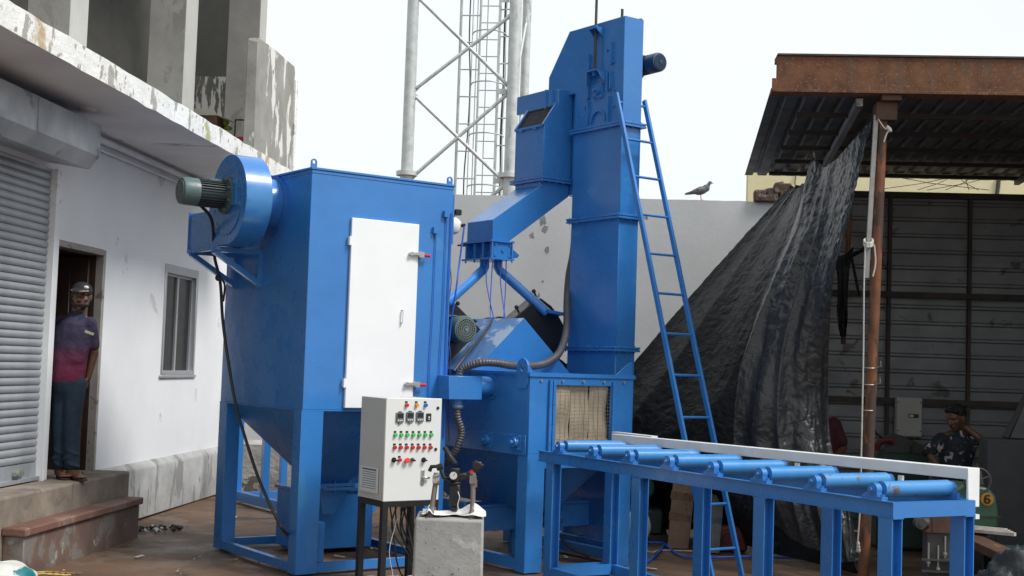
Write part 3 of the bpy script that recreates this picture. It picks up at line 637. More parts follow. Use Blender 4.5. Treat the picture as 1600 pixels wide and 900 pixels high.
# ------------------------------------------------------------------ dust collector
DX0, DX1, DY0, DY1 = 4.35, 5.61, 8.825, 10.36
dc = thing('dust_collector', (4.98, 9.6, 0), 'tall blue sheet steel dust collector cabinet with white door on four legs', 'dust collector')
m = MB(); m.box(DX0, DX1, DY0, DY1, 1.215, 3.012); m.build('housing', BLUE, dc, bevel=.004)
m = MB(); m.box(DX0-.012, DX1+.012, DY0-.012, DY1+.012, 3.012, 3.03); m.box(DX0-.004, DX1+.004, DY0-.004, DY1+.004, 2.985, 3.012-.001); m.build('roof_plate', BLUE, dc, bevel=.003)
m = MB()
zA = .60; hx, hy = 4.98, 9.6; h = .12
T = [(DX0+.01, DY0+.03, 1.215), (DX1-.01, DY0+.03, 1.215), (DX1-.01, DY1-.03, 1.215), (DX0+.01, DY1-.03, 1.215)]
Bt = [(hx-h, hy-h, zA), (hx+h, hy-h, zA), (hx+h, hy+h, zA), (hx-h, hy+h, zA)]
m.hexa(Bt+T); m.build('hopper', BLUE, dc)
m = MB(); m.box(hx-.17, hx+.17, hy-.17, hy+.17, .575, .60); m.box(hx-.17, hx+.17, hy-.17, hy+.17, .545, .57); m.box(hx-.24, hx-.1, hy-.2, hy-.14, .565, .58)
for a in (-.14, 0, .14):
    m.cyl((hx+a, hy-.15, .53), (hx+a, hy-.15, .62), .009, 6); m.cyl((hx-.15, hy+a, .53), (hx-.15, hy+a, .62), .009, 6)
m.build('outlet_flange', BLUE, dc)
m = MB(); m.hexa([(hx-.05, hy-.05, .34), (hx+.05, hy-.05, .34), (hx+.05, hy+.05, .34), (hx-.05, hy+.05, .34), (hx-.13, hy-.13, .545), (hx+.13, hy-.13, .545), (hx+.13, hy+.13, .545), (hx-.13, hy+.13, .545)]); m.build('outlet_cone', BLUE, dc)
def post(x0, x1, y0, y1, z0=0, z1=1.21, nm='leg', root=dc):
    m = MB(); m.box(x0, x1, y0, y1, z0, z1); return m.build(nm, BLUE, root, bevel=.004)
post(DX0-.004, DX0+.178, DY0-.004, DY0+.13); post(DX1-.17, DX1+.004, DY0-.004, DY0+.13)
post(DX0-.004, DX0+.12, DY1-.15, DY1+.004); post(DX1-.12, DX1+.004, DY1-.15, DY1+.004)
for nm, a in (('l', (DX0+.0, DX0+.05, DY0+.13, DY1-.15)), ('r', (DX1-.05, DX1, DY0+.13, DY1-.15)), ('f', (DX0+.178, DX1-.17, DY0+.0, DY0+.05)), ('b', (DX0+.12, DX1-.12, DY1-.05, DY1))):
    m = MB(); m.box(*a, .012, .018); m.box(*a, .07, .076)
    if nm == 'l': m.box(a[0], a[0]+.006, a[2], a[3], .018, .07)
    if nm == 'r': m.box(a[1]-.006, a[1], a[2], a[3], .018, .07)
    if nm == 'f': m.box(a[0], a[1], a[2], a[2]+.006, .018, .07)
    if nm == 'b': m.box(a[0], a[1], a[2], a[2]+.006, .018, .07)
    m.build('base_rail', BLUE, dc)
m = MB(); m.box(DX0+.18, DX0+.26, DY0+.06, DY0+.30, .06, .37); m.build('junction_box', BLUE, dc, bevel=.004)
bn = thing('dust_bin', (5.15, 10.0, 0), 'large blue steel dust bin standing under the collector hopper', 'bin')
m = MB(); m.box(4.83, 5.50, 9.74, 10.2, .03, .50); m.build('body', BLUE, bn, bevel=.006)
m = MB(); m.box(4.81, 5.52, 9.72, 10.22, .50, .53); m.build('rim', BLUE, bn, bevel=.003)
m = MB(); m.box(4.87, 4.93, 9.78, 10.16, 0, .03); m.box(5.4, 5.46, 9.78, 10.16, 0, .03); m.build('skid', BLUE, bn)
# door
m = MB(); m.box(4.69, 5.285, DY0-.028, DY0-.001, 1.232, 2.678); dr = m.build('access_door', WHITE, dc, bevel=.004, seg=2)
for z in (1.42, 2.5): m = MB(); m.box(4.670, 4.692, DY0-.03, DY0-.002, z-.03, z+.03); m.cyl((4.675, DY0-.03, z-.035), (4.675, DY0-.03, z+.035), .008, 8); m.build('hinge', WHITE, dr)
m = MB(); q = pm(628, 494, DY0-.03)
m.tube([(q.x, DY0-.028, q.z+.05), (q.x, DY0-.05, q.z+.05), (q.x, DY0-.05, q.z-.05), (q.x, DY0-.028, q.z-.05)], .007, 8); m.build('handle', WHITE, dr)
for (x, y) in ((648, 397), (641, 600)):
    q = pm(x, y, DY0-.03); m = MB()
    m.box(q.x-.03, q.x+.02, DY0-.05, DY0-.026, q.z-.012, q.z+.012); m.beam((q.x-.03, DY0-.05, q.z), (q.x+.07, DY0-.05, q.z-.004), .016, .016); m.box(q.x+.03, q.x+.075, DY0-.055, DY0-.001, q.z-.024, q.z+.02)
    m.cyl((q.x-.04, DY0-.06, q.z), (q.x-.04, DY0-.026, q.z), .016, 8)
    o = m.build('toggle_clamp', CHROME, dc); m = MB(); m.cyl((q.x+.075, DY0-.045, q.z-.004), (q.x+.13, DY0-.045, q.z-.006), .013, 10); m.build('red_grip', RED, o)
for (x, y, a) in ((DX0+.03, DY0+.04, 0), (DX1-.01, DY0+.05, 0), (DX1-.05, DY1-.05, 0)):
    m = MB(); lug(m, (x, y, 3.0), (1, 0, 0), (0, 1, 0), .05, .10, .012, .28); m.build('lifting_lug', BLUE, dc)
for i, (x, ztop, zbot) in enumerate(((5.44, 2.62, .9), (5.535, 2.76, .9))):
    m = MB(); m.tube([(x+.01, DY0-.012, ztop), (x+.008, DY0-.014, 2), (x-.004, DY0-.014, 1.6), (x, DY0-.014, zbot)], .0035, 6); m.build('air_tube', AIRB, dc)
    m = MB(); m.box(x-.02, x+.025, DY0-.03, DY0, ztop, ztop+.05); m.cyl((x+.01, DY0-.015, ztop-.03), (x+.01, DY0-.015, ztop), .009, 8); m.build('tube_fitting', BLUE, dc)
m = MB(); m.tube([(5.59, DY0-.012, 2.80), (5.585, DY0-.013, 1.9), (5.59, DY0-.012, 1.0)], .0045, 6); m.build('air_tube', AIRB, dc)
m = MB(); m.box(DX1, DX1+.012, DY0, DY0+.12, 2.55, 2.95); m.build('side_flange', BLUE, dc)
# air reservoir
at_ = MB(); at_.lathe((5.765, 9.0, 2.73), (0, 1, 0), [(.01, 0), (.035, .004), (.058, .018), (.072, .05), (.075, .08), (.075, .95), (.06, 1.0), (.01, 1.03)], 24); o = at_.build('air_reservoir', TANKW, dc)
m = MB(); m.cyl((5.83, 8.99, 2.735), (5.83, 9.05, 2.735), .014, 8); m.cyl((5.80, 9.02, 2.735), (5.845, 9.02, 2.735), .016, 8); m.build('elbow_fitting', BLACK, o)
m = MB(); m.box(5.72, 5.77, 9.04, 9.12, 2.80, 2.83); m.box(5.70, 5.745, 9.02, 9.09, 2.83, 2.885); m.box(5.775, 5.835, 9.04, 9.10, 2.82, 2.865); m.cyl((5.73, 9.06, 2.87), (5.73, 9.06, 2.91), .028, 10); m.cyl((5.75, 9.06, 2.855), (5.83, 9.06, 2.86), .013, 8); m.build('pressure_switch', BLACK, o, bevel=.004)
m = MB(); m.box(5.61, 5.66, 9.2, 9.25, 2.65, 2.8); m.build('tank_bracket', BLUE, dc)
m = MB(); m.tube(bezier([(5.83, 8.99, 2.725), px_(718, 410, 5.78), px_(713, 450, 5.72), px_(703, 520, 5.70), px_(697, 600, 5.68), px_(694, 700, 5.66)]), .0075, 8); m.build('air_hose', AIRB, dc)
m = MB(); m.tube(bezier([px_(703, 410, 5.63), px_(705, 440, 5.66), px_(702, 470, 5.64), px_(700, 520, 5.66), px_(704, 560, 5.68), px_(700, 640, 5.67), px_(702, 690, 5.7)]), .004, 5); m.build('wire', DKST, dc)
m = MB(); m.box(DX0-.004, DX0+.002, DY0, DY1, 1.205, 1.216); m.box(DX0, DX1, DY0-.005, DY0+.001, 1.206, 1.2165); m.build('weld_seam', BLUE, dc)
# blower
BC = Vector((3.97, 9.48, 2.80)); BRd = .350
def volute(x0, x1, R, zlo, ext):
    pts = []
    for i in range(0, 49):
        a = -PI/2 + 2*PI*i/48*.82
        pts.append((BC.y - R*math.cos(a)*(-1)*-1, BC.z + R*math.sin(a)))
    return pts
pts = []; k = 56
for i in range(k+1):
    a = math.radians(-90 - 255*i/k)       # from bottom, over the camera side and the top, to the back
    pts.append(Vector((0, BC.y + BRd*math.cos(a), BC.z + BRd*math.sin(a))))
# a decreasing from -90: passes -180 (y min) -270 (top) -345
poly = pts + [Vector((0, BC.y+.37, BC.z-.06)), Vector((0, BC.y+.76, BC.z-.06)), Vector((0, BC.y+.76, BC.z-BRd))]
m = MB(); n = len(poly); vs = [Vector((3.965, p.y, p.z)) for p in poly] + [Vector((4.18, p.y, p.z)) for p in poly]
m.add(vs, [tuple(reversed(range(n))), tuple(range(n, 2*n))] + [(i, (i+1) % n, n+(i+1) % n, n+i) for i in range(n)])
bl = m.build('blower_casing', BLUE, dc, bevel=.003)
m = MB(); m.cyl((3.957, BC.y, BC.z), (3.965, BC.y, BC.z), .275, 40); m.build('front_plate', BLUE, bl)
for i in range(12): a = 2*PI*i/12+.2; m = MB(); m.cyl((3.952, BC.y+.245*math.cos(a), BC.z+.245*math.sin(a)), (3.963, BC.y+.245*math.cos(a), BC.z+.245*math.sin(a)), .0115, 6); m.build('bolt', ZINC, bl)
m = MB(); m.cyl((4.18, BC.y, BC.z), (4.35, BC.y, BC.z), .19, 36, .20); m.cyl((4.18, BC.y, BC.z), (4.195, BC.y, BC.z), .25, 36); m.cyl((4.335, BC.y, BC.z), (4.35, BC.y, BC.z), .23, 36); m.build('inlet_cone', BLUE, bl)
m = MB(); m.box(3.955, 4.18, BC.y+.76, BC.y+.775, BC.z-BRd-.02, BC.z-.045); m.build('outlet_flange', BLUE, bl)
m = MB(); m.box(3.94, 3.963, BC.y-.20, BC.y-.12, BC.z-.06, BC.z+.14); m.build('cover_plate', BLUE, bl, bevel=.003)
motor(dc, (3.955, BC.y, BC.z+.03), (-1, 0, 0), .375, .107, MOTG, MOTG, name='blower_motor')
for Y in (9.66, 10.14):
    m = MB(); m.beam((4.35, Y, 2.425), (3.93, Y, 2.425), .05, .04); m.beam((4.33, Y, 2.405), (4.33, Y, 2.15), .05, .04, up=(1, 0, 0)); m.beam((3.945, Y, 2.41), (4.345, Y, 2.17), .045, .04); m.build('support_bracket', BLUE, dc)
m = MB(); m.beam((3.95, 9.58, 2.43), (3.95, 10.2, 2.43), .03, .03); m.build('support_bracket', BLUE, dc)
# motor cable
m = MB(); cb = bezier([Vector((3.74, 9.48, 2.74)), px_(331, 345, 3.9), px_(335, 400, 4.02), px_(344, 440, 4.10), px_(348, 500, 4.16), px_(356, 560, 4.2), px_(368, 630, 4.22), px_(385, 690, 4.22), px_(405, 750, 4.22), px_(430, 805, 4.23), px_(446, 832, 4.3), pz(470, 850, .012), pz(520, 856, .012)])
m.tube(cb, .013, 8)
m.tube(bezier([px_(343, 432, 4.09), px_(351, 445, 4.07), px_(349, 470, 4.12)]), .009, 6); m.ball(px_(341, 434, 4.09), .028, 8, 6)
o = m.build('power_cable', RUBBER); tag(o, 'black power cable hanging from the blower motor down to the ground', 'cable')

# blue steel stand behind
fr = thing('steel_stand', (6.1, 12.8, 0), 'blue steel frame of rails and posts standing by the far wall', 'frame')
for x in (5.87, 6.75):
    m = MB(); m.box(x, x+.06, 12.0, 13.5, .02, .12); m.build('rail', BLUE, fr)
for y in (12.0, 13.4):
    m = MB(); m.box(5.93, 6.75, y, y+.06, .03, .11); m.build('cross_rail', BLUE, fr)
for x, y in ((5.87, 12.75), (5.87, 13.45), (6.4, 13.43), (6.75, 12.3)):
    m = MB(); m.box(x+.0, x+.07, y, y+.07, .12, 1.1); m.build('post', BLUE, fr)

# ------------------------------------------------------------------ blast machine
CX0, CX1, CY0, CY1 = 5.985, 7.035, 8.21, 10.5
bm_ = thing('shot_blasting_machine', (6.5, 9.2, 0), 'blue shot blasting chamber with sloped hood, black wheel boxes and beige curtain opening', 'machine')
OX0, OX1, OZ0, OZ1 = 6.215, 6.80, .985, 1.452
m = MB(); t_ = .02
m.box(CX0, OX0, CY0, CY0+t_, .915, 1.535); m.box(OX1, CX1, CY0, CY0+t_, .915, 1.535); m.box(OX0, OX1, CY0, CY0+t_, OZ1, 1.535); m.box(OX0, OX1, CY0, CY0+t_, .915, OZ0); m.box(CX0+.165, CX1-.16, CY0, CY0+t_, .80, .915)
m.box(CX0, CX0+t_, CY0+t_, CY1, .915, 1.535); m.box(CX1-t_, CX1, CY0+t_, CY1, .915, 1.535); m.box(CX0+t_, CX1-t_, CY1-t_, CY1, .915, 1.535)
m.box(CX0, CX1, CY0, CY1, 1.535, 1.543); m.build('chamber', BLUE, bm_, bevel=.002)
m = MB(); m.box(CX0-.012, CX1+.012, CY0-.012, CY0-.001, 1.515, 1.547); m.box(CX0-.012, CX0-.001, CY0-.001, CY1, 1.522, 1.547); m.build('top_flange', BLUE, bm_)
for i in range(5): x = 6.09+i*.21; m = MB(); m.cyl((x, CY0-.012, 1.485), (x, CY0, 1.485), .010, 8); m.build('bolt', ZINC, bm_)
# curtain
for i in range(3):
    w0 = OX0+(OX1-OX0)*i/3; w1 = OX0+(OX1-OX0)*(i+1)/3-.003; m = MB(); vs = []; fs = []; n = 10
    for k in range(n+1):
        z = OZ0+.01+(OZ1-OZ0-.01)*k/n; y = CY0+.035+.012*math.sin(k*.7+i*2)+.006*i
        vs += [(w0, y, z), ((w0+w1)/2, y-.01, z), (w1, y, z)]
        if k: b = (k-1)*3; fs += [(b, b+1, b+4, b+3), (b+1, b+2, b+5, b+4)]
    m.add(vs, fs, True); o = m.build('curtain_strip', CURT, bm_)
m = MB(); m.box(OX0, OX1, CY0+.02, CY0+.05, OZ0-.005, OZ0+.045); m.build('curtain_hem', CURT, bm_)
m = MB()
random.seed(3)
for i in range(15): z = OZ0+.035+i*.029; m.tube([(OX0+(OX1-OX0)*j/8, CY0+.006+random.uniform(-.003, .003), z+random.uniform(-.004, .004)) for j in range(9)], .0016, 4)
for i in range(12): x = OX0+.03+i*.048; m.tube([(x+random.uniform(-.003, .003), CY0+.008, OZ0+.02+(OZ1-OZ0-.02)*j/6) for j in range(7)], .0014 if i % 3 else .0030, 4)
tag(m.build('wire_mesh', mat('dull_wire', (.17, .15, .12), .7), bm_), kind='stuff')
for x in (6.165, 6.20, 6.805):
    m = MB(); m.box(x, x+.026, CY0-.022, CY0, .93, 1.49)
    for z in (1.0, 1.15, 1.3, 1.45): m.cyl((x+.013, CY0-.026, z), (x+.013, CY0-.02, z), .005, 6)
    m.build('curtain_rail', BLUE, bm_)
# lugs
m = MB(); lug(m, (CX0-.008, 8.30, 1.42), (0, 1, 0), (1, 0, 0), .15, .235, .016, .18); m.prism([(CX0+.004, 8.30, 1.54), (CX0+.11, 8.30, 1.54), (CX0+.004, 8.30, 1.64)], (0, .012, 0)); m.build('lifting_lug', BLUE, bm_)
m = MB(); m.prism([(CX1+.01, CY0+.03, 1.535), (CX1-.17, CY0+.03, 1.535), (CX1-.04, CY0+.03, 1.635), (CX1+.0, CY0+.03, 1.655), (CX1+.01, CY0+.03, 1.635)], (0, .014, 0)); m.build('lifting_lug', BLUE, bm_)
# legs and base
for a in ((CX0, CX0+.165, CY0, CY0+.13), (CX1-.16, CX1, CY0, CY0+.13), (CX0-.004, CX0+.12, 9.7, 9.83), (CX1-.12, CX1+.004, 9.7, 9.83)):
    m = MB(); m.box(*a, 0, .915); m.build('leg', BLUE, bm_)
m = MB(); m.box(CX0, CX0+.06, CY0+.13, 9.7, .015, .10); m.build('base_rail', BLUE, bm_)
m = MB(); m.box(CX1-.06, CX1, CY0+.13, 9.7, .015, .10); m.build('base_rail', BLUE, bm_)
# bearing strip
m = MB(); m.box(CX0-.014, CX0-.001, CY0+.02, CY1, .90, 1.055); m.build('bearing_plate', BLUE, bm_, bevel=.003)
def bearing(root, c, n, r=.045, pl=.062, nm='flange_bearing'):
    c = Vector(c); n = Vector(n).normalized(); up = Vector((0, 0, 1)); s = n.cross(up)
    m = MB(); m.beam(c, c+n*.014, pl*2, pl*2); m.cyl(c+n*.014, c+n*.045, r, 16, r*.85); m.cyl(c+n*.045, c+n*.075, r*.42, 12)
    for a in (-1, 1):
        for b in (-1, 1): q = c+s*a*pl*.78+up*b*pl*.78; m.cyl(q+n*.01, q+n*.028, .009, 6)
    return m.build(nm, BLUE, root)
for (x, y) in ((763, 687), (808, 691)):
    q = px_(x, y, CX0-.016); bearing(bm_, q, (-1, 0, 0))
# lower hopper
m = MB(); zt, zb = .90, .42
m.hexa([(6.35, CY0+.5, zb), (6.65, CY0+.5, zb), (6.65, 9.9, zb), (6.35, 9.9, zb), (CX0+.03, CY0+.14, zt), (CX1-.03, CY0+.14, zt), (CX1-.03, CY1-.1, zt), (CX0+.03, CY1-.1, zt)]); m.build('lower_hopper', BLUE, bm_)
# screw conveyor trough
m = MB(); m.box(5.92, 7.25, 9.0, 9.22, .22, .42); m.box(5.92, 7.25, 8.98, 9.24, .42, .435); m.build('screw_trough', BLUE, bm_, bevel=.003)
m = MB(); m.box(5.89, 5.92, 8.93, 9.29, .16, .47); m.build('end_plate', BLUE, bm_, bevel=.003); bearing(bm_, (5.89, 9.10, .31), (-1, 0, 0), .05, .075)
q = pm(868, 805, 8.75); m = MB(); m.box(q.x-.06, q.x+.09, 8.75, 8.77, q.z-.13, q.z+.14); m.build('end_plate', BLUE, bm_); bearing(bm_, (q.x+.01, 8.75, q.z), (0, -1, 0), .045, .06)
for x, y in ((6.5, 9.1), (6.9, 9.1)):
    m = MB(); m.box(x, x+.05, y, y+.05, 0, .23); m.build('trough_leg', BLUE, bm_)
# hood
m = MB(); HY0, HY1, HR = 9.0, 10.35, 6.475
P0 = [(5.99, HY0, 1.543), (6.985, HY0, 1.543), (6.985, HY1, 1.543), (5.99, HY1, 1.543), (HR, HY0, 2.0), (HR, HY1, 2.0)]
m.add(P0, [(0, 1, 4), (1, 2, 5, 4), (3, 5, 2), (0, 3, 2, 1)]); m.mat(1); m.add([P0[0], P0[4], P0[5], P0[3]], [(0, 1, 2, 3)])
m.build('hood', [BLUE, BLUED], bm_)
# wheel boxes
for sgn in (1, -1):
    def mir(p): return Vector((p.x if sgn > 0 else 2*HR-p.x, p.y, p.z))
    pl_ = [mir(pm(x, y, 9.5)) for x, y in ((778, 519), (837, 468), (846, 466), (862, 478), (872, 491), (883, 512), (873, 548), (840, 600))]
    m = MB(); m.prism(pl_, (0, .16, 0)); wb = m.build('wheel_box', BLACK, bm_, bevel=.006)
    for (x, y) in ((811, 489), (838, 464)):
        q = mir(pm(x, y, 9.56)); d = mir(pm(x-4, y-9, 9.56))-q; m = MB(); m.cyl(q-d, q+d, .010, 6); m.ball(q+d, .020, 8, 6); m.build('clamp_bolt', BLACK, wb)
    q = mir(pm(862, 489, 9.46)); m = MB(); a = Vector((.09, 0, -.01*sgn)); b = Vector((0, .09, 0)); z_ = Vector((0, 0, .014)); m.hexa([q-a-b-z_, q+a-b-z_, q+a+b-z_, q-a+b-z_, q-a-b+z_, q+a-b+z_, q+a+b+z_, q-a+b+z_]); m.build('inlet_plate', BLUE, wb)
    m = MB(); m.prism([mir(pm(x, y, 9.47)) for x, y in ((793, 505), (797, 502), (890, 572), (886, 577))], (0, .22, 0)); m.build('wheel_box_flange', BLACK, wb)
motor(bm_, (6.06, 9.62, 1.885), (0, -1, 0), .36, .118, MOTG, MOTG, name='wheel_motor')
motor(bm_, (6.98, 10.25, 1.885), (0, 1, 0), .36, .118, MOTG, MOTG, name='wheel_motor')
m = MB(); m.tube(bezier([pm(788, 497, 9.6), pm(775, 497, 9.5), pm(765, 508, 9.4), pm(750, 530, 9.2), pm(728, 555, 9.0), pm(709, 580, 8.9)]), .012, 6); m.build('motor_cable', RUBBER, bm_)
# inlet drum box + hose
q = px_(768, 604, CX0)
m = MB(); m.cyl((CX0-.012, q.y, q.z), (CX0, q.y, q.z), .105, 28); m.lathe((CX0-.19, q.y, q.z), (1, 0, 0), [(.075, 0), (.08, .02), (.08, .14), (.075, .19)], 24)
for i in range(8): a = 2*PI*i/8; m.cyl((CX0-.02, q.y+.092*math.cos(a), q.z+.092*math.sin(a)), (CX0-.01, q.y+.092*math.cos(a), q.z+.092*math.sin(a)), .008, 6)
ib = m.build('inlet_flange', BLUE, bm_)
qa = pm(702, 587, q.y-.09); qb = pm(753, 625, q.y-.09)
m = MB(); m.box(qa.x, qb.x, q.y-.09, q.y+.10, qb.z, qa.z); bxp = m.build('inlet_box', BLUE, bm_, bevel=.004)
m = MB(); xm = (qa.x+qb.x)/2-.01; ym = q.y; m.cyl((xm, ym, qb.z-.07), (xm, ym, qb.z), .042, 18); m.build('hose_stub', BLUE, bm_)
m = MB(); m.cyl((xm, ym, qb.z-.06), (xm, ym, qb.z-.045), .047, 18); m.build('hose_clamp', ZINC, bm_)
def corr_hose(pts, r, name, label):
    r = r*.84
    P_ = bezier(pts, 10); L_ = [0]
    for i in range(1, len(P_)): L_.append(L_[-1]+(P_[i]-P_[i-1]).length)
    tot = L_[-1]; step = .0055; n = int(tot/step); out = []; rad = []; j = 0
    for i in range(n):
        d = i*step
        while j < len(L_)-2 and L_[j+1] < d: j += 1
        f = (d-L_[j])/max(1e-6, L_[j+1]-L_[j]); out.append(P_[j].lerp(P_[j+1], f)); rad.append(r*(1.0 if i % 4 < 2 else .88))
    m = MB(); m.tube(out, r, 14, rad); o = m.build(name, HOSE); tag(o, label, 'hose'); return o
corr_hose([Vector((xm, ym, qb.z-.05)), Vector((xm, ym, qb.z-.14)), pm(721, 675, ym), pm(714, 700, ym+.02), pm(702, 718, ym+.1), pm(690, 728, ym+.25)], .036, 'suction_hose', 'short grey corrugated hose curving down below the small blue inlet box')
corr_hose([Vector((xm, ym, qa.z-.01)), Vector((xm+.03, ym-.02, qa.z+.06)), pm(750, 567, 8.62), pm(775, 567, 8.58), pm(800, 571, 8.56), pm(830, 572, 8.6), pm(856, 566, 8.75), pm(875, 549, 8.95), pm(885, 515, 9.15), pm(886, 470, 9.35), pm(889, 430, 9.5), pm(896, 390, 9.6), pm(899, 330, 9.66), pm(901, 270, 9.7)], .040, 'suction_hose', 'long grey corrugated hose draped over the chamber top and up beside the elevator')

# ------------------------------------------------------------------ bucket elevator + chute
EX0, EX1, EY0, EY1 = 7.245, 7.463, 8.703, 9.385
el = thing('bucket_elevator', (7.35, 9.05, 0), 'tall blue bucket elevator tower with sloping head and side motor', 'bucket elevator')
m = MB(); m.prism([(EX0, EY0, 4.69), (EX0, 9.50, 4.70), (EX0, 9.80, 4.315), (EX0, 9.80, 4.10), (EX0, EY1, 4.10), (EX0, EY1, 3.745), (EX0, EY0, 3.745)], (EX1-EX0, 0, 0)); m.build('head', BLUE, el, bevel=.004)
for z0, z1 in ((2.93, 3.73), (1.775, 2.915), (0.12, 1.76)):
    m = MB(); m.box(EX0, EX1, EY0, EY1, z0, z1); m.build('casing', BLUE, el, bevel=.004)
for z in (3.737, 2.922, 1.767):
    m = MB(); e = .035; m.box(EX0-e, EX1+e, EY0-e, EY1+e, z-.021, z-.004); m.box(EX0-e, EX1+e, EY0-e, EY1+e, z+.004, z+.021); m.box(EX0-e+.006, EX1+e-.006, EY0-e+.006, EY1+e-.006, z-.005, z+.005)
    fl = m.build('flange', BLUE, el, bevel=.002)
    m = MB()
    for i in range(7): y = EY0+.0+i*.114; m.cyl((EX0-e*.5, y, z-.032), (EX0-e*.5, y, z+.032), .007, 6)
    for i in range(3): x = EX0+.02+i*.09; m.cyl((x, EY0-e*.5, z-.032), (x, EY0-e*.5, z+.032), .007, 6)
    m.build('bolt', BLUE, fl)
m = MB(); m.box(EX0-.05, EX1+.02, EY0-.03, EY1+.03, 0, .12); m.build('boot', BLUE, el, bevel=.004)
# take-up screws, bearing, brackets on the -X face
X = EX0
m = MB(); m.cyl((X-.045, 9.055, 4.20), (X-.045, 9.055, 4.90), .0125, 10); m.build('threaded_rod', DKST, el)
m = MB(); m.cyl((EX1-.02, 8.73, 4.69), (EX1-.02, 8.73, 4.70), .02, 8); m.cyl((X+.012, 8.76, 4.69), (X+.012, 8.76, 4.76), .0125, 10); m.build('threaded_rod', DKST, el)
m = MB(); m.box(X-.085, X, 8.995, 9.115, 4.625, 4.637); m.prism([(X, 8.995, 4.625), (X-.085, 8.995, 4.625), (X, 8.995, 4.55)], (0, .01, 0)); m.prism([(X, 9.105, 4.625), (X-.085, 9.105, 4.625), (X, 9.105, 4.55)], (0, .01, 0)); m.cyl((X-.045, 9.055, 4.637), (X-.045, 9.055, 4.66), .022, 6); m.build('rod_bracket', BLUE, el)
m = MB(); m.box(X-.085, X, 8.98, 9.13, 4.24, 4.255); m.prism([(X-.08, 8.98, 4.25), (X, 8.98, 4.25), (X, 8.92, 4.15), (X-.05, 8.92, 4.15)], (0, .012, 0)); m.prism([(X-.08, 9.12, 4.25), (X, 9.12, 4.25), (X, 9.16, 4.13), (X-.05, 9.16, 4.13)], (0, .012, 0)); m.cyl((X-.045, 9.055, 4.20), (X-.045, 9.055, 4.24), .022, 6); m.build('rod_bracket', BLUE, el)
m = MB()
for y, z0, z1 in ((9.17, 4.26, 4.42), (9.17, 4.02, 4.16), (8.86, 4.28, 4.48), (8.86, 4.06, 4.22), (8.90, 4.04, 4.22), (9.17, 3.72+.05, 3.99), (8.88, 3.75, 4.0)): m.box(X-.028, X, y-.007, y+.007, z0, z1)
for (y, z) in ((9.20, 4.40), (9.19, 4.12), (8.93, 4.42), (8.84, 4.30), (9.19, 4.02), (8.82, 4.05), (9.22, 3.95), (8.82, 3.9)): m.cyl((X-.016, y, z), (X, y, z), .011, 6)
for k in range(10):
    a0 = PI*k/10; a1 = PI*(k+1)/10; m.beam((X-.006, 9.025+.10*math.cos(a0), 3.79+.10*math.sin(a0)), (X-.006, 9.025+.10*math.cos(a1), 3.79+.10*math.sin(a1)), .014, .03, up=(1, 0, 0))
m.box(X-.012, X, 9.12, 9.18, 3.765, 3.78); m.box(X-.012, X, 8.88, 8.93, 3.765, 3.78)
m.build('slot_guide', BLUE, el)
bearing(el, (X, 9.03, 4.07), (-1, 0, 0), .042, .065)
motor(el, (7.715, 9.12, 4.365), (0, -1, 0), .36, .088, NAVY, NAVY, name='elevator_motor')
m = MB(); m.box(EX1, 7.60, 9.0, 9.25, 4.24, 4.50); m.cyl((7.6, 9.12, 4.365), (7.68, 9.12, 4.365), .09, 16); m.build('gearbox', NAVY, el, bevel=.008)
m = MB(); m.box(EX0+.06, EX1-.02, EY1, EY1+.22, 3.18, 4.10); m.build('side_duct', BLUE, el)
# feed chute
ch = thing('feed_chute', (6.55, 9.68, 2.5), 'blue feed chute with grilled hopper top and two sloping pipes between elevator and hood', 'chute')
cy0, cy1 = 9.48, 9.93
def xzprism(poly, y0=cy0, y1=cy1): return MB().prism([(x, y0, z) for x, z in poly], (0, y1-y0, 0))
m = xzprism([(6.975, 3.315), (7.295, 3.315), (7.295, 4.14), (7.125, 4.14), (7.125, 4.00), (6.975, 3.78)]); m.build('hopper_box', BLUE, ch, bevel=.004)
m = MB(); m.box(7.10, 7.13, 9.55, 10.10, 3.98, 4.15); m.box(7.085, 7.10, 9.62, 9.64, 3.97, 4.15); m.build('spout_plate', BLUE, ch)
m = MB(); m.box(6.945, 7.32, cy0-.03, cy1+.03, 3.275, 3.292); m.box(6.945, 7.32, cy0-.03, cy1+.03, 3.298, 3.315)
for i in range(5): m.cyl((6.96+i*.08, cy0-.015, 3.265), (6.96+i*.08, cy0-.015, 3.325), .007, 6)
for i in range(5): m.cyl((6.96, cy0+.02+i*.1, 3.265), (6.96, cy0+.02+i*.1, 3.325), .007, 6)
m.build('flange', BLUE, ch)
m = xzprism([(6.975, 3.275), (6.975, 3.235), (6.46, 2.875), (6.46, 2.695), (6.64, 2.695), (7.295, 3.165), (7.295, 3.275)], cy0+.02, cy1-.02)
m2 = m; m.build('sloping_duct', BLUE, ch, bevel=.004)
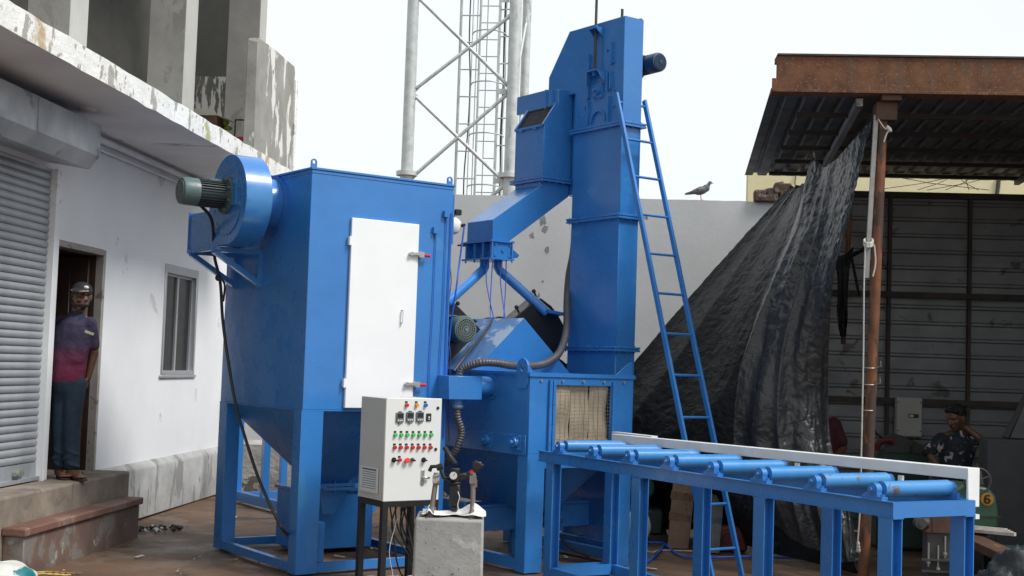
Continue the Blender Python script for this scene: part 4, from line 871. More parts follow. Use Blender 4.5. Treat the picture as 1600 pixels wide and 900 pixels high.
# grille on the slanting face
p0 = Vector((6.975, cy0+.01, 3.78)); p1 = Vector((7.125, cy0+.01, 4.0)); ux = (p1-p0).normalized(); nn = Vector((-ux.z, 0, ux.x)); W_ = cy1-cy0-.02; Lg = (p1-p0).length
m = MB(); q0 = p0+nn*.002
m.add([q0, q0+ux*Lg, q0+ux*Lg+Vector((0, W_, 0)), q0+Vector((0, W_, 0))], [(0, 1, 2, 3)]); m.build('grille_recess', BLACK, ch)
m = MB(); q0 = p0+nn*.014
for i in range(15): m.beam(q0+Vector((0, W_*i/14, 0)), q0+ux*Lg+Vector((0, W_*i/14, 0)), .004, .004)
for i in range(10): m.beam(q0+ux*Lg*i/9, q0+ux*Lg*i/9+Vector((0, W_, 0)), .004, .004)
tag(m.build('grille', MESHD, ch), kind='stuff')
m = MB(); q0 = p0+nn*.012
for a, b in ((q0, q0+Vector((0, W_, 0))), (q0+ux*Lg, q0+ux*Lg+Vector((0, W_, 0))), (q0, q0+ux*Lg), (q0+Vector((0, W_, 0)), q0+ux*Lg+Vector((0, W_, 0)))): m.beam(a, b, .022, .022)
m.build('grille_frame', BLUE, ch)
for y in (cy0+.1, cy0+.32): m = MB(); m.cyl((6.965, y, 3.77), (6.965, y+.05, 3.77), .012, 8); m.build('hinge', BLUE, ch)
vx0, vx1 = 6.45, 6.665
m = MB(); m.box(vx0-.02, vx1+.02, cy0-.01, cy1+.01, 2.68, 2.694); m.box(vx0-.02, vx1+.02, cy0-.01, cy1+.01, 2.525, 2.54)
m.box(vx0+.02, vx1, cy0+.01, cy0+.02, 2.54, 2.68); m.box(vx0+.05, vx1-.01, cy0+.04, cy1-.03, 2.54, 2.68)
for i in range(4): y = cy0+.02+i*.13; m.box(vx0+.0, vx0+.06, y, y+.012, 2.54, 2.68)
for (x, z) in ((vx0+.04, 2.56), (vx1-.02, 2.56), (vx0+.04, 2.66), (vx1-.02, 2.66), (6.57, 2.61)): m.cyl((x, cy0, z), (x, cy0+.012, z), .01 if z != 2.61 else .016, 8)
for i in range(4): m.cyl((vx0, cy0+i*.14, 2.505), (vx0, cy0+i*.14, 2.70), .008, 6); 
m.cyl((vx1, cy0, 2.505), (vx1, cy0, 2.70), .008, 6)
vv = m.build('valve_box', BLUE, ch)
m = MB(); m.prism([(vx1, cy0+.05, 2.66), (vx1, cy0+.05, 2.54), (vx1+.10, cy0+.05, 2.56), (vx1+.115, cy0+.05, 2.585), (vx1+.09, cy0+.05, 2.60)], (0, .012, 0)); m.build('valve_arm', BLUE, vv)
m = MB(); m.box(vx0-.02, vx0+.05, cy1-.02, cy1+.09, 2.665, 2.68); m.build('slide_plate', DKST, vv)
for pts in (((757, 405), (757, 420), (697, 474)), ((778, 405), (778, 420), (855, 489))):
    P_ = [pm(*pts[0], 9.7), pm(*pts[1], 9.7), pm(*pts[2], 9.46)]
    m = MB(); m.tube([P_[0]+Vector((0, 0, .03)), P_[0], P_[0].lerp(P_[1], .8), P_[1].lerp(P_[2], .04), P_[2].lerp(P_[1], .5), P_[2]], .043, 18); m.build('feed_pipe', BLUE, ch)
for (a, b_, mid) in ((763, 772, (760, 440)), (770, 766, (767, 455)), (791, 787, (790, 450)), (781, 790, (783, 450))):
    m = MB(); m.tube(bezier([pm(a, 405, 9.55), pm(mid[0], mid[1], 9.52), pm(b_, 500, 9.45)]), .005, 5); m.build('air_tube', AIRB, ch)

# ------------------------------------------------------------------ ladder
ld = thing('ladder', (7.36, 7.4, 0), 'blue steel ladder leaning against the elevator tower', 'ladder')
def lp(f): return (7.404+(8.742-7.404)*f, 4.0*f)
for x in (7.2, 7.52):
    m = MB(); y0, z0 = lp(0); y1, z1 = lp(1.0 if x < 7.3 else .995); m.beam((x, y0, z0), (x, y1, z1), .026, .045, up=(0, -1, .33)); m.build('rail', BLUE, ld, bevel=.003)
for i in range(12):
    f = (3.92-i*.337)/4.0; y, z = lp(f); m = MB(); m.cyl((7.21, y, z), (7.51, y, z), .0115, 10); m.build('rung', BLUE, ld)

# ------------------------------------------------------------------ roller conveyor
cang = math.atan2(4.449-8.029, 5.61-6.005)      # direction of travel away from the chamber
cv = thing('roller_conveyor', (6.005, 8.029, 0), 'long blue roller conveyor table with white side rail in front of the chamber', 'conveyor', cang)
# local x: away from the chamber; local y: towards +X side
Wc = .61
for y in (0, Wc-.04):
    s = 1 if y == 0 else -1
    m = MB(); m.box(-.10, 3.60, y, y+.04, .945, .950); m.box(-.10, 3.60, y, y+.04, .868, .873); m.box(-.10, 3.60, (y+.014 if y == 0 else y+.02), (y+.019 if y == 0 else y+.025), .873, .945)
    m.build('side_rail', BLUE, cv, local=True)
m = MB(); m.box(3.601, 3.607, 0, Wc, .868, .948); m.box(3.56, 3.601, .04, Wc-.04, .943, .948); m.build('end_beam', BLUE, cv, local=True)
for x in (.04, 1.19, 2.48, 3.50):
    for y in (0, Wc-.075):
        m = MB(); s = 1 if y == 0 else 0; xc = x+.05
        y1 = y+.075
        m.box(x, x+.10, y, y+.006, 0, .868); m.box(x, x+.10, y1-.006, y1, 0, .868); m.box(x+.047, x+.053, y+.006, y1-.006, 0, .868); m.box(x-.01, x+.11, y-.0, y1, .862, .868-.0005)
        m.build('leg', BLUE, cv, local=True)
for y in (.01, Wc-.06):
    m = MB(); m.box(.14, 1.19, y, y+.05, .085, .09); m.box(.14, 1.19, y, y+.006, .01, .085); m.build('bottom_rail', BLUE, cv, local=True)
m = MB(); m.box(1.29, 3.5, Wc-.05, Wc-.044, .01, .09); m.build('bottom_rail', BLUE, cv, local=True)
for x in (.06, .16):
    m = MB(); m.box(x, x+.006, .075, Wc-.075, .02, .10); m.build('cross_rail', BLUE, cv, local=True)
ROLL_M = mat('worn_roller_paint', (.04, .22, .52), .34, var=.1, scale=4, coat=.1, spot=(.07,.06,.05), spot_thr=.66, spot_scale=3.6, spot_stretch=(1,1,1), spot2=(.11,.24,.45), spot2_thr=.62, spot2_scale=10)
ROLL_D = mat('scuffed_roller_paint', (.05, .23, .52), .38, var=.1, scale=4, spot=(.09,.075,.06), spot_thr=.60, spot_scale=5, spot_stretch=(1,1,1), spot2=(.12,.11,.10), spot2_thr=.60, spot2_scale=20)
xs_r = [.17+i*.466 for i in range(8)]
for i, x in enumerate(xs_r):
    m = MB(); R_ = .044; zc = 1.0
    m.cyl((x, .085, zc), (x, Wc-.03, zc), R_, 24); m.cyl((x, .01, zc), (x, Wc-.0, zc), .014, 12)
    ro = m.build('roller', ROLL_D if i in (6, 7) else ROLL_M, cv, local=True)
    for y in (.018, Wc-.028):
        b_ = MB(); b_.box(x-.075, x+.075, y, y+.042, .950, .966); b_.box(x-.035, x+.035, y+.003, y+.039, .966, .99)
        b_.cyl((x, y+.002, zc), (x, y+.040, zc), .036, 20); b_.cyl((x, y-.004, zc), (x, y+.002, zc), .024, 16); b_.cyl((x, y-.018, zc), (x, y, zc), .012, 10)
        for s in (-1, 1): b_.cyl((x+s*.058, y+.021, .966), (x+s*.058, y+.021, .978), .011, 6)
        b_.build('bearing_block', BLUE, ro, local=True)
# white guard rail
m = MB(); yo = Wc+.035; m.beam((-.05, yo+.012, 1.045), (3.54, yo+.012, 1.083), .025, .062, up=(0, 0, 1)); m.beam((-.05, yo+.03, 1.077), (3.54, yo+.03, 1.115), .06, .006); o = m.build('guard_rail', RAILW, cv, local=True, bevel=.003)
m = MB(); m.box(3.54, 3.555, yo-.035, yo+.055, .905, 1.118); m.build('guard_end_plate', RAILW, cv, local=True, bevel=.003)
for x in (.55, 2.1, 3.0):
    m = MB(); m.box(x, x+.03, yo+.001, yo+.02, .90, 1.03); m.build('guard_post', RAILW, cv, local=True)
m = MB(); m.box(-.2, .35, yo+.10, yo+.16, 1.065, 1.09); m.build('guard_rail', RAILW, cv, local=True)
m = MB(); m.box(2.6, 3.56, yo+.02, yo+.05, .84, .865); m.build('lower_guard_strip', RAILW, cv, local=True)

# ------------------------------------------------------------------ control cabinet
KX0, KX1, KY0, KY1, KZ0, KZ1 = 4.596, 5.052, 8.0, 8.37, .617, 1.337
cc = thing('control_cabinet', (4.82, 8.18, 0), 'light grey electrical control cabinet with coloured push buttons on a black stand', 'control cabinet')
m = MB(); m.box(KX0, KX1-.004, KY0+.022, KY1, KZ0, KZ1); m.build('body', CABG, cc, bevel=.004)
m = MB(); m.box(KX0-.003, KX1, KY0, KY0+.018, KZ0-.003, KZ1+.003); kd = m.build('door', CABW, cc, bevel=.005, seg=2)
def kp(x, y): q = pm(x, y, KY0); return q.x, q.z
def button(x, y, mt, big=False, nm='push_button'):
    X, Z = kp(x, y); m = MB(); r = .0125 if not big else .017
    m.mat(2); m.cyl((X, KY0-.004, Z), (X, KY0, Z), r*1.25, 14); m.mat(0); m.cyl((X, KY0-.018, Z), (X, KY0-.004, Z), r, 14)
    m.mat(1); m.box(X-.012, X+.008, KY0-.003, KY0, Z+r*1.1, Z+r*1.1+.014)
    m.build(nm, [mt, BLACK, CHROME], kd)
for x, mt in ((635, RED), (650.5, ORA), (664.5, BLUL)): button(x, 633, mt, nm='indicator_lamp')
for i in range(7): button(617.3+9.35*i, 679.5, GRN); button(616.3+9.3*i, 699, RED)
button(624, 718.5, RED)
X, Z = kp(634, 719); m = MB(); m.cyl((X, KY0-.03, Z), (X, KY0-.018, Z), .020, 16); m.cyl((X, KY0-.018, Z), (X, KY0, Z), .011, 12); m.build('emergency_stop', mat('pale_red_plastic', (.75, .08, .05), .4), kd, bevel=.003)
for x in (615, 643.5, 661.5):
    X, Z = kp(x, 718.5); m = MB(); m.mat(0 if x != 643.5 else 1); m.cyl((X, KY0-.008, Z), (X, KY0, Z), .018, 16); m.mat(0); m.beam((X-.013, KY0-.02, Z+.004), (X+.015, KY0-.02, Z-.004), .022, .010); m.build('selector_switch', [BLACK, CHROME], kd)
for x, y in ((624.3, 652.3), (640, 651.5), (655.5, 651.3)):
    X, Z = kp(x, y); m = MB(); m.box(X-.031, X+.031, KY0-.012, KY0, Z-.035, Z+.035); m.box(X-.012, X+.012, KY0-.014, KY0, Z+.035, Z+.045); m.box(X-.012, X+.012, KY0-.014, KY0, Z-.045, Z-.035)
    mt_ = m.build('panel_meter', METERF, kd, bevel=.003); m = MB(); m.box(X-.024, X+.024, KY0-.0135, KY0-.0121, Z-.004, Z+.028); m.build('display', METERG, mt_)
    m = MB()
    for k in range(3): m.box(X-.02+k*.015, X-.011+k*.015, KY0-.0135, KY0-.0121, Z-.024, Z-.016)
    m.build('key', CABW, mt_)
X, Z = kp(669.5, 652); m = MB(); m.box(X-.021, X+.021, KY0-.008, KY0, Z-.028, Z+.028); rs = m.build('rocker_switch', BLACK, kd, bevel=.003); m = MB(); m.cyl((X, KY0-.0105, Z), (X, KY0-.008, Z), .008, 12); m.box(X-.006, X+.006, KY0-.0105, KY0-.0085, Z-.018, Z-.012); m.build('mark', CABG, rs)
for x, y in ((684, 637.5), (680.5, 702), (678, 765)):
    X, Z = kp(x, y); m = MB(); m.cyl((X, KY0-.006, Z), (X, KY0, Z), .011, 14); m.cyl((X, KY0-.008, Z), (X, KY0-.0055, Z), .004, 8); m.build('cam_lock', BLACK, kd)
X, Z = kp(660, 746); m = MB(); m.box(X-.014, X+.014, KY0-.008, KY0, Z-.055, Z+.055); m.box(X-.006, X+.05, KY0-.028, KY0-.014, Z-.01, Z+.006); m.build('door_handle', CHROME, kd, bevel=.003)
# louvre on the side
pa = px_(566, 729, KX0); pb_ = px_(591, 768, KX0)
y0, y1 = min(pa.y, pb_.y), max(pa.y, pb_.y); z0, z1 = .665, .845
m = MB(); m.box(KX0-.004, KX0, y0, y1, z0, z1); lv = m.build('louvre', METERF, cc)  # plate coloured dark to give the shade between the slats
m = MB(); m.box(KX0-.014, KX0, y0, y0+.016, z0, z1); m.box(KX0-.014, KX0, y1-.016, y1, z0, z1); m.box(KX0-.014, KX0, y0+.016, y1-.016, z0, z0+.014); m.box(KX0-.014, KX0, y0+.016, y1-.016, z1-.014, z1); m.build('louvre_frame', CABW, lv)
for i in range(9):
    z = z0+.016+i*(z1-z0-.028)/9.5; m = MB(); m.hexa([(KX0-.013, y0+.017, z), (KX0-.004, y0+.017, z), (KX0-.004, y1-.017, z), (KX0-.013, y1-.017, z), (KX0-.010, y0+.017, z+.0095), (KX0-.004, y0+.017, z+.0095), (KX0-.004, y1-.017, z+.0095), (KX0-.010, y1-.017, z+.0095)]); m.build('louvre_slat', CABW, lv)
for (x, y) in ((KX0+.0, KY0+.0), (KX1-.045, KY0+.0), (KX0, KY1-.05), (KX1-.045, KY1-.05)):
    m = MB(); m.box(x, x+.042, y, y+.042, 0, .575); m.build('stand_leg', BLACK, cc)
for a in ((KX0, KX1, KY0, KY0+.045), (KX0, KX1, KY1-.05, KY1-.005), (KX0, KX0+.045, KY0+.045, KY1-.05), (KX1-.045, KX1, KY0+.045, KY1-.05)):
    m = MB(); m.box(*a, .575, .613); m.build('stand_rail', BLACK, cc)
m = MB(); random.seed(11)
for i in range(9):
    x0_ = 4.78+random.uniform(0, .2); y0_ = 8.2+random.uniform(-.08, .1)
    m.tube(bezier([(x0_, y0_, .60), (x0_+random.uniform(-.05, .08), y0_, .4), (x0_+.12+random.uniform(-.06, .06), y0_-.02, .18), (x0_+.2, y0_+random.uniform(-.1, .1), .02), (x0_+.35, y0_+.15, .012), (x0_+.7+random.uniform(0, .3), y0_+.4, .012)]), .006, 5)
m.mat(1)
for i in range(1):
    x0_ = 4.74+.05*i; m.tube(bezier([(x0_+.1, 8.15, .60), (x0_+.03, 8.12, .42), (x0_-.02, 8.1, .25), (x0_-.06+random.uniform(-.05, .05), 8.05, .06), (x0_-.12, 8.0, .02)]), .0026, 5)
for i in range(6):
    cx, cy, r_ = 4.72+random.uniform(-.12, .3), 8.10+random.uniform(-.06, .1), random.uniform(.07, .13); m.tube([(cx+r_*math.cos(a), cy+r_*.7*math.sin(a), .015+.05*abs(math.sin(a*.5+i))) for a in [k*PI/8 for k in range(15)]], .004, 5)
m.build('cable_bundle', [RUBBER, GALV], cc)

# ------------------------------------------------------------------ concrete block with anchor bolts
bc = pb(687, 808, 6.8)
cb_ = thing('concrete_block', bw(bc.x+.03, 7.0, 0), 'rough grey concrete foundation block with steel anchor bolts', 'concrete block', BR+math.radians(6))
BH = .785
m = MB(); nn_ = 14; hw = .18
m.hexa([(-hw-.008, -.18, -.01), (hw+.012, -.18, -.01), (hw+.012, .18, -.01), (-hw-.008, .18, -.01), (-hw, -.175, BH), (hw, -.175, BH), (hw, .175, BH), (-hw, .175, BH)])
m.build('block', BLOCK, cb_, local=True, bevel=.014, seg=2)
ABOLT = mat('weathered_bolt', (.16, .135, .12), .75, var=.3, scale=12, spot=(.35,.34,.32), spot_thr=.6, spot_scale=14)
for (x, y, lean, hh) in ((-.095, -.10, .015, .22), (-.09, .02, .01, .20), (.115, -.10, .0, .225), (.12, .06, .0, .19)):
    m = MB(); m.cyl((x-.01 if lean else x, y, BH-.01), (x+lean, y, BH+hh), .011, 10); m.cyl((x-.01 if lean else x, y, BH-.002), (x, y, BH+.04), .020, 10, .014); q = Vector((x+lean, y, BH+hh))
    m.box(q.x-.018, q.x+.018, q.y-.018, q.y+.018, q.z-.042, q.z-.003); m.cyl(q-Vector((0, 0, .003)), q+Vector((0, 0, .012)), .0135, 10); m.build('anchor_bolt', ABOLT, cb_, local=True)
m = MB(); random.seed(5)
for i in range(60):
    s = random.uniform(.003, .010); m.ball((random.uniform(-.16, .16), random.uniform(-.16, .1), BH+s*.3), (s*1.3, s, s*.6), 5, 4)
tag(m.build('grit', STEPM, cb_, local=True), kind='stuff')
def cloth(name, fn, nx, ny, mt, parent=None, local=False, thick=0):
    m = MB(); vs = [fn(i/(nx-1), j/(ny-1)) for j in range(ny) for i in range(nx)]
    m.add(vs, [(j*nx+i, j*nx+i+1, (j+1)*nx+i+1, (j+1)*nx+i) for j in range(ny-1) for i in range(nx-1)], True)
    me_o = m.build(name, mt, parent, local=local); me_o.data.set_sharp_from_angle(angle=PI)
    if thick: s = me_o.modifiers.new('t', 'SOLIDIFY'); s.thickness = thick
    return me_o
def paper(u, v):
    x = -.15+.34*u; y = -.12+.2*v; z = BH+.008+.018*(noise.noise(Vector((u*4, v*3, 1)))+.5)
    z += .05*math.exp(-((u-.80)/.16)**2-((v-.6)/.35)**2) + .045*math.exp(-((u-.12)/.05)**2)*(1-abs(v-.4))
    y -= .03*math.sin(u*9)
    return cbM @ Vector((x, y, z))
cbM = RM[cb_]
o = cloth('cloth_rag', paper, 36, 16, CLOTHW, thick=.002); tag(o, 'crumpled white rag on top of the concrete block between the bolts', 'rag')
# air regulator (filter unit) standing behind the bolts, fixed on a thin pipe
ar = thing('air_regulator', cbM @ Vector((.02, .0, BH)), 'black air filter regulator with round gauge and red knob on the concrete block', 'air regulator', BR)
m = MB(); m.box(-.028, .028, -.025, .025, .05, .165); m.cyl((0, 0, .165), (0, 0, .18), .034, 16); m.cyl((0, 0, .01), (0, 0, .05), .018, 12); m.cyl((0, 0, 0), (0, 0, .012), .035, 12); m.build('body', BLACK, ar, local=True, bevel=.005)
m = MB(); m.tube([(-.03, 0, .19), (-.06, -.02, .20), (-.085, -.02, .26), (-.13, -.01, .255), (-.14, -.01, .23)], .011, 8); m.cyl((-.10, -.02, .25), (-.07, -.02, .262), .018, 10); m.build('elbow', BLACK, ar, local=True)
m = MB(); m.beam((.0, .0, .27), (-.07, .03, .36), .03, .02); m.cyl((.0, 0, .18), (.0, 0, .25), .026, 12); m.beam((-.03, 0, .19), (.06, 0, .215), .03, .03); m.build('lever', BLACK, ar, local=True, bevel=.004)
m = MB(); m.cyl((.04, -.0, .20), (.13, -.0, .26), .014, 10); m.box(.09, .14, -.02, .02, .25, .29); m.beam((.10, 0, .29), (.15, 0, .265), .03, .02); m.build('valve', BLACK, ar, local=True, bevel=.004)
m = MB(); m.cyl((.09, -.035, .235), (.09, -.02, .235), .011, 12); m.build('red_knob', RED, ar, local=True)
m = MB(); m.mat(0); m.cyl((-.005, -.045, .215), (-.005, -.02, .215), .024, 20); m.mat(1); m.cyl((-.005, -.0465, .215), (-.005, -.0445, .215), .020, 20); m.mat(0); m.beam((-.005, -.0475, .215), (.004, -.0475, .228), .002, .003, up=(0, 1, 0)); m.build('pressure_gauge', [BLACK, CABW], ar, local=True)
m = MB(); m.tube(bezier([(.02, -.03, .13), (.03, -.034, .1), (.022, -.034, .06), (.03, -.03, .03)]), .0025, 5); m.build('wire', CLOTHW, ar, local=True)

# ------------------------------------------------------------------ shed on the right
sh_ = thing('open_shed', bw(2.6, 12, 0), 'open fronted shed with rusty steel beam, corrugated roof and dark interior', 'shed', BR)
M_ = RM[sh_]
def sB(mb): return mb
def sbuild(mb, nm, mt, **k):
    "geometry given in building coordinates"
    mb.v = [Vector((v.x-2.6, v.y-12, v.z)) for v in mb.v]; return mb.build(nm, mt, sh_, local=True, **k)
m = MB(); m.box(1.135, 5.2, 10.0, 10.02, 3.77, 4.03); m.box(1.135, 5.2, 10.02, 10.16, 3.995, 4.015); m.box(1.10, 5.2, 9.97, 10.14, 3.745, 3.768)
m.box(1.10, 1.135, 9.97, 9.985, 3.745, 3.85)
sbuild(m, 'front_beam', RUST, bevel=.003)
m = MB(); m.box(1.14, 5.2, 9.985, 10.2, 4.032, 4.046); sbuild(m, 'beam_capping', RUSTD)
# roof sheets with ribs, seen from below
def roof_sheet(t0, t1, ta, tb):
    m = MB(); vs = []; fs = []; ribs = 5; prof_ = []
    for i in range(ribs):
        a = i/ribs; b = 1/ribs
        prof_ += [(a, 0), (a+b*.55, 0), (a+b*.65, .03), (a+b*.85, .03), (a+b*.95, 0)]
    prof_.append((1, 0)); k = len(prof_)
    for (s, A0, A1) in ((10.03, t0, t1), (14.25, ta, tb)):
        for (f, z) in prof_: vs.append((A0+(A1-A0)*f, s, 3.785-.01*(s-10)+z))
    m.add(vs, [(i, i+1, k+i+1, k+i) for i in range(k-1)]); return sbuild(m, 'roof_sheet', ROOFU)
roof_sheet(1.10, 1.85, 1.30, 2.05)
for i in range(5): roof_sheet(1.85+.8*i, 2.65+.8*i, 2.05+.8*i, 2.85+.8*i)
for s in (10.7, 11.5, 12.3, 13.1, 13.9):
    m = MB(); m.box(1.35+.045*(s-10), 5.5, s, s+.05, 3.70, 3.738); sbuild(m, 'purlin', DKST)
m = MB(); m.beam((1.78, 10.1, 3.70), (2.05, 14.0, 3.69), .05, .06); sbuild(m, 'rafter', CORR)
m = MB(); m.beam((3.9, 10.1, 3.70), (4.1, 14.0, 3.69), .05, .06); sbuild(m, 'rafter', DKST)
# posts
q0 = pb(1379, 185, 10.12); q1 = pb(1349, 905, 10.12)
m = MB(); m.cyl((q1.x+(q1.x-q0.x)*.03, 10.12, -.01), (q0.x, 10.12, 3.63), .043, 16, .038); sbuild(m, 'post', RUSTP)
m = MB(); m.box(q0.x-.06, q0.x+.10, 10.06, 10.20, 3.56, 3.70); m.box(q0.x-.03, q0.x+.12, 10.0, 10.24, 3.70, 3.745); sbuild(m, 'post_head', BROWN, bevel=.004)
m = MB(); m.beam((q0.x-.055, 10.09, 3.60), (q0.x-.105, 10.09, 2.35), .032, .03, up=(0, 1, 0)); sbuild(m, 'strut', GAL_R)
m = MB(); m.cyl((4.12, 10.2, 0), (4.12, 10.2, 3.7), .05, 12); sbuild(m, 'post', RUSTP)
q2 = pb(1327, 300, 12.6); m = MB(); m.cyl((q2.x-.03, 12.6, 1.9), (q2.x+.02, 12.6, 3.6), .025, 10); sbuild(m, 'post', RUSTP)
# back wall of horizontal ribbed sheets
def wall_sheet(t0, t1, z0, z1):
    m = MB(); n = int((z1-z0)/.17); vs = []; pr_ = []
    for i in range(n):
        z = z0+i*.17; pr_ += [(z, 0), (z+.11, 0), (z+.125, .025), (z+.145, .025), (z+.16, 0)]
    pr_.append((z1, 0)); k = len(pr_)
    for t in (t0, t1):
        for z, d in pr_: vs.append((t, 14.0-d, z))
    m.add(vs, [(i, k+i, k+i+1, i+1) for i in range(k-1)]); return sbuild(m, 'wall_sheet', CORR)
for i in range(3):
    a_, b_ = 1.96+.83*i, 2.80+.83*i
    wall_sheet(a_, b_, 0, 1.38); wall_sheet(a_, b_, 1.365, 2.47); wall_sheet(a_, b_, 2.455, 3.54)
for z in (1.33, 2.44, 3.49):
    m = MB(); m.box(1.97, 4.3, 13.90, 13.96, z, z+.06); sbuild(m, 'wall_rail', RAILD)
for t in (2.78, 3.60):
    m = MB(); m.box(t, t+.035, 13.92, 13.97, 0, 3.50); sbuild(m, 'wall_stud', RAILD)
m = MB(); m.box(4.60, 4.65, 8.4, 14.2, 0, 3.7); sbuild(m, 'side_wall', CORR)

# wires under the roof
m = MB(); 
for k in range(7): a = pb(random.uniform(1320, 1590), 270, 13.9); b = pb(random.uniform(1320, 1590), 297, 13.9); m.tube([a, (a+b)/2-Vector((0, 0, .02)), b], .004, 4)
sbuild(m, 'wire', DKST)
def bb(u, v, s): return Vector(pb(u, v, s))
m = MB(); a = pb(1345, 388, 13.0)
# small electric panel
e0 = pb(1398, 620, 13.85); e1 = pb(1436, 682, 13.85)
ep = thing('electric_panel', bw((e0.x+e1.x)/2, 13.85, e1.z), 'cream electric distribution box mounted on the ribbed back wall', 'electric panel', BR)
hwx = (e1.x-e0.x)/2; hz = e0.z-e1.z
m = MB(); m.box(-hwx, hwx, -.12, 0, 0, hz); m.build('box', PANELC, ep, local=True, bevel=.005)
m = MB(); m.box(-.01, .09, -.126, -.12, hz*.48, hz*.58); m.build('window', DKST, ep, local=True); m = MB(); m.box(.0, .04, -.128, -.126, hz*.50, hz*.56); m.build('breaker', CABW, ep, local=True)
m = MB()
for x in (-.88, .88):
    for z in (.15, .88): m.cyl((x*hwx, -.123, z*hz), (x*hwx, -.12, z*hz), .008, 8)
m.build('screw', DKST, ep, local=True)

# ------------------------------------------------------------------ tarpaulins
def interp_rows(rows, u, v):
    "rows: list of lists of Vectors; smooth interpolation"
    def cr1(P, t):
        n = len(P)-1; x = min(t*n, n-1e-6); i = int(x); f = x-i
        a = P[max(i-1, 0)]; b = P[i]; c = P[i+1]; d = P[min(i+2, n)]
        return .5*((2*b)+(-a+c)*f+(2*a-5*b+4*c-d)*f*f+(-a+3*b-3*c+d)*f**3)
    return cr1([cr1(r, u) for r in rows], v)
def tarp(name, rows, nx, ny, mt, label, fold, seed, amp=.07, crump=.02):
    R_ = [[Vector(pb(*p)) for p in r] for r in rows]
    G = [[interp_rows(R_, i/(nx-1), j/(ny-1)) for i in range(nx)] for j in range(ny)]
    vs = []
    for j in range(ny):
        for i in range(nx):
            p = G[j][i]; u = i/(nx-1); v = j/(ny-1)
            du = G[j][min(i+1, nx-1)]-G[j][max(i-1, 0)]; dv = G[min(j+1, ny-1)][i]-G[max(j-1, 0)][i]
            nn = dv.cross(du)
            if nn.length > 1e-9: nn.normalize()
            if nn.y > 0: nn = -nn
            ph = u*fold + .55*noise.noise(Vector((u*3, v*1.5, seed)))
            wp = .8*noise.noise(Vector((u*2.2, v*1.4, seed+31))); a = amp*(.35+.65*min(1, v*1.6))*((1-abs(noise.noise(Vector((u*fold*1.35+wp, v*.9+wp, seed))))*2)*1.3-.6)
            a += amp*.5*noise.noise(Vector((u*fold*1.7, v*2.2, seed+5)))
            wob = .5*noise.noise(Vector((u*4, v*6, seed+9)))
            r1 = 1-abs(noise.noise(Vector((u*fold*3.2+wob, v*7, seed))))*2; r2 = 1-abs(noise.noise(Vector((u*fold*8+wob*2, v*20, seed+3))))*2
            q = p*9; r3 = 1-abs(noise.noise(q+Vector((0, seed, 0))))*2
            cm_ = .25+1.6*max(0, .35+noise.noise(Vector((u*3.1, v*2.3, seed+20))))
            a += crump*cm_*(r1*.35+r2*.22+r3*.60+.35*(1-abs(noise.noise(q*2.7))*2))
            w = RBi @ (p + nn*a); w.z = max(w.z, .008); vs.append(w)
    m = MB(); m.add(vs, [(j*nx+i, j*nx+i+1, (j+1)*nx+i+1, (j+1)*nx+i) for j in range(ny-1) for i in range(nx-1)], True)
    o = m.build(name, mt); o.data.set_sharp_from_angle(angle=PI); tag(o, label, 'tarpaulin')
    s = o.modifiers.new('thickness', 'SOLIDIFY'); s.thickness = .003; return o
rowsA = [
 [(1238, 292, 14.1), (1252, 290, 13.6), (1266, 285, 13.0), (1282, 275, 12.4)],
 [(1170, 362, 13.9), (1205, 372, 13.4), (1240, 370, 12.8), (1285, 360, 12.3)],
 [(1085, 455, 13.6), (1150, 465, 13.1), (1215, 460, 12.6), (1290, 450, 12.1)],
 [(1008, 545, 13.2), (1100, 565, 12.8), (1190, 560, 12.3), (1292, 560, 11.8)],
 [(940, 630, 12.9), (1060, 660, 12.5), (1180, 660, 12.0), (1296, 660, 11.5)],
 [(930, 715, 12.8), (1050, 725, 12.4), (1170, 745, 11.8), (1300, 750, 11.3)],
 [(960, 742, 12.7), (1075, 752, 12.4), (1185, 800, 11.6), (1330, 850, 11.0)],
 [(940, 828, 13.1), (1090, 826, 12.9), (1205, 862, 11.5), (1345, 898, 10.9)]]
tarp('tarpaulin', rowsA, 150, 190, TARP, 'wide black tarpaulin spread diagonally behind the ladder down to the ground', 3, 3.0, .06, .011)
rowsB = [
 [(1277, 236, 11.6), (1290, 262, 11.2), (1325, 232, 10.6), (1366, 186, 10.15)],
 [(1262, 285, 11.6), (1284, 300, 11.2), (1318, 292, 10.7), (1350, 262, 10.25)],
 [(1243, 345, 11.5), (1270, 365, 11.1), (1300, 370, 10.8), (1333, 350, 10.4)],
 [(1205, 430, 11.3), (1240, 445, 11.0), (1275, 450, 10.8), (1308, 440, 10.6)],
 [(1175, 520, 11.1), (1215, 530, 10.9), (1255, 535, 10.8), (1294, 535, 10.8)],
 [(1155, 610, 11.0), (1200, 620, 10.8), (1248, 625, 10.8), (1292, 625, 10.9)],
 [(1150, 690, 11.0), (1200, 700, 10.8), (1250, 710, 10.7), (1300, 710, 10.8)],
 [(1165, 745, 11.0), (1215, 770, 10.7), (1275, 790, 10.6), (1325, 790, 10.6)],
 [(1195, 800, 10.9), (1245, 840, 10.7), (1300, 875, 10.5), (1345, 880, 10.4)]]
tarp('tarpaulin', rowsB, 120, 200, TARPG, 'crumpled grey black tarpaulin hanging from the rusty shed post', 3.3, 8.0, .06, .014)
rowsC = [[(1302, 400, 12.2), (1318, 398, 12.2), (1334, 385, 12.2)], [(1308, 440, 12.2), (1316, 440, 12.2), (1326, 430, 12.2)], [(1308, 490, 12.2), (1315, 490, 12.2), (1324, 490, 12.2)], [(1312, 525, 12.2), (1317, 527, 12.2), (1321, 525, 12.2)]]
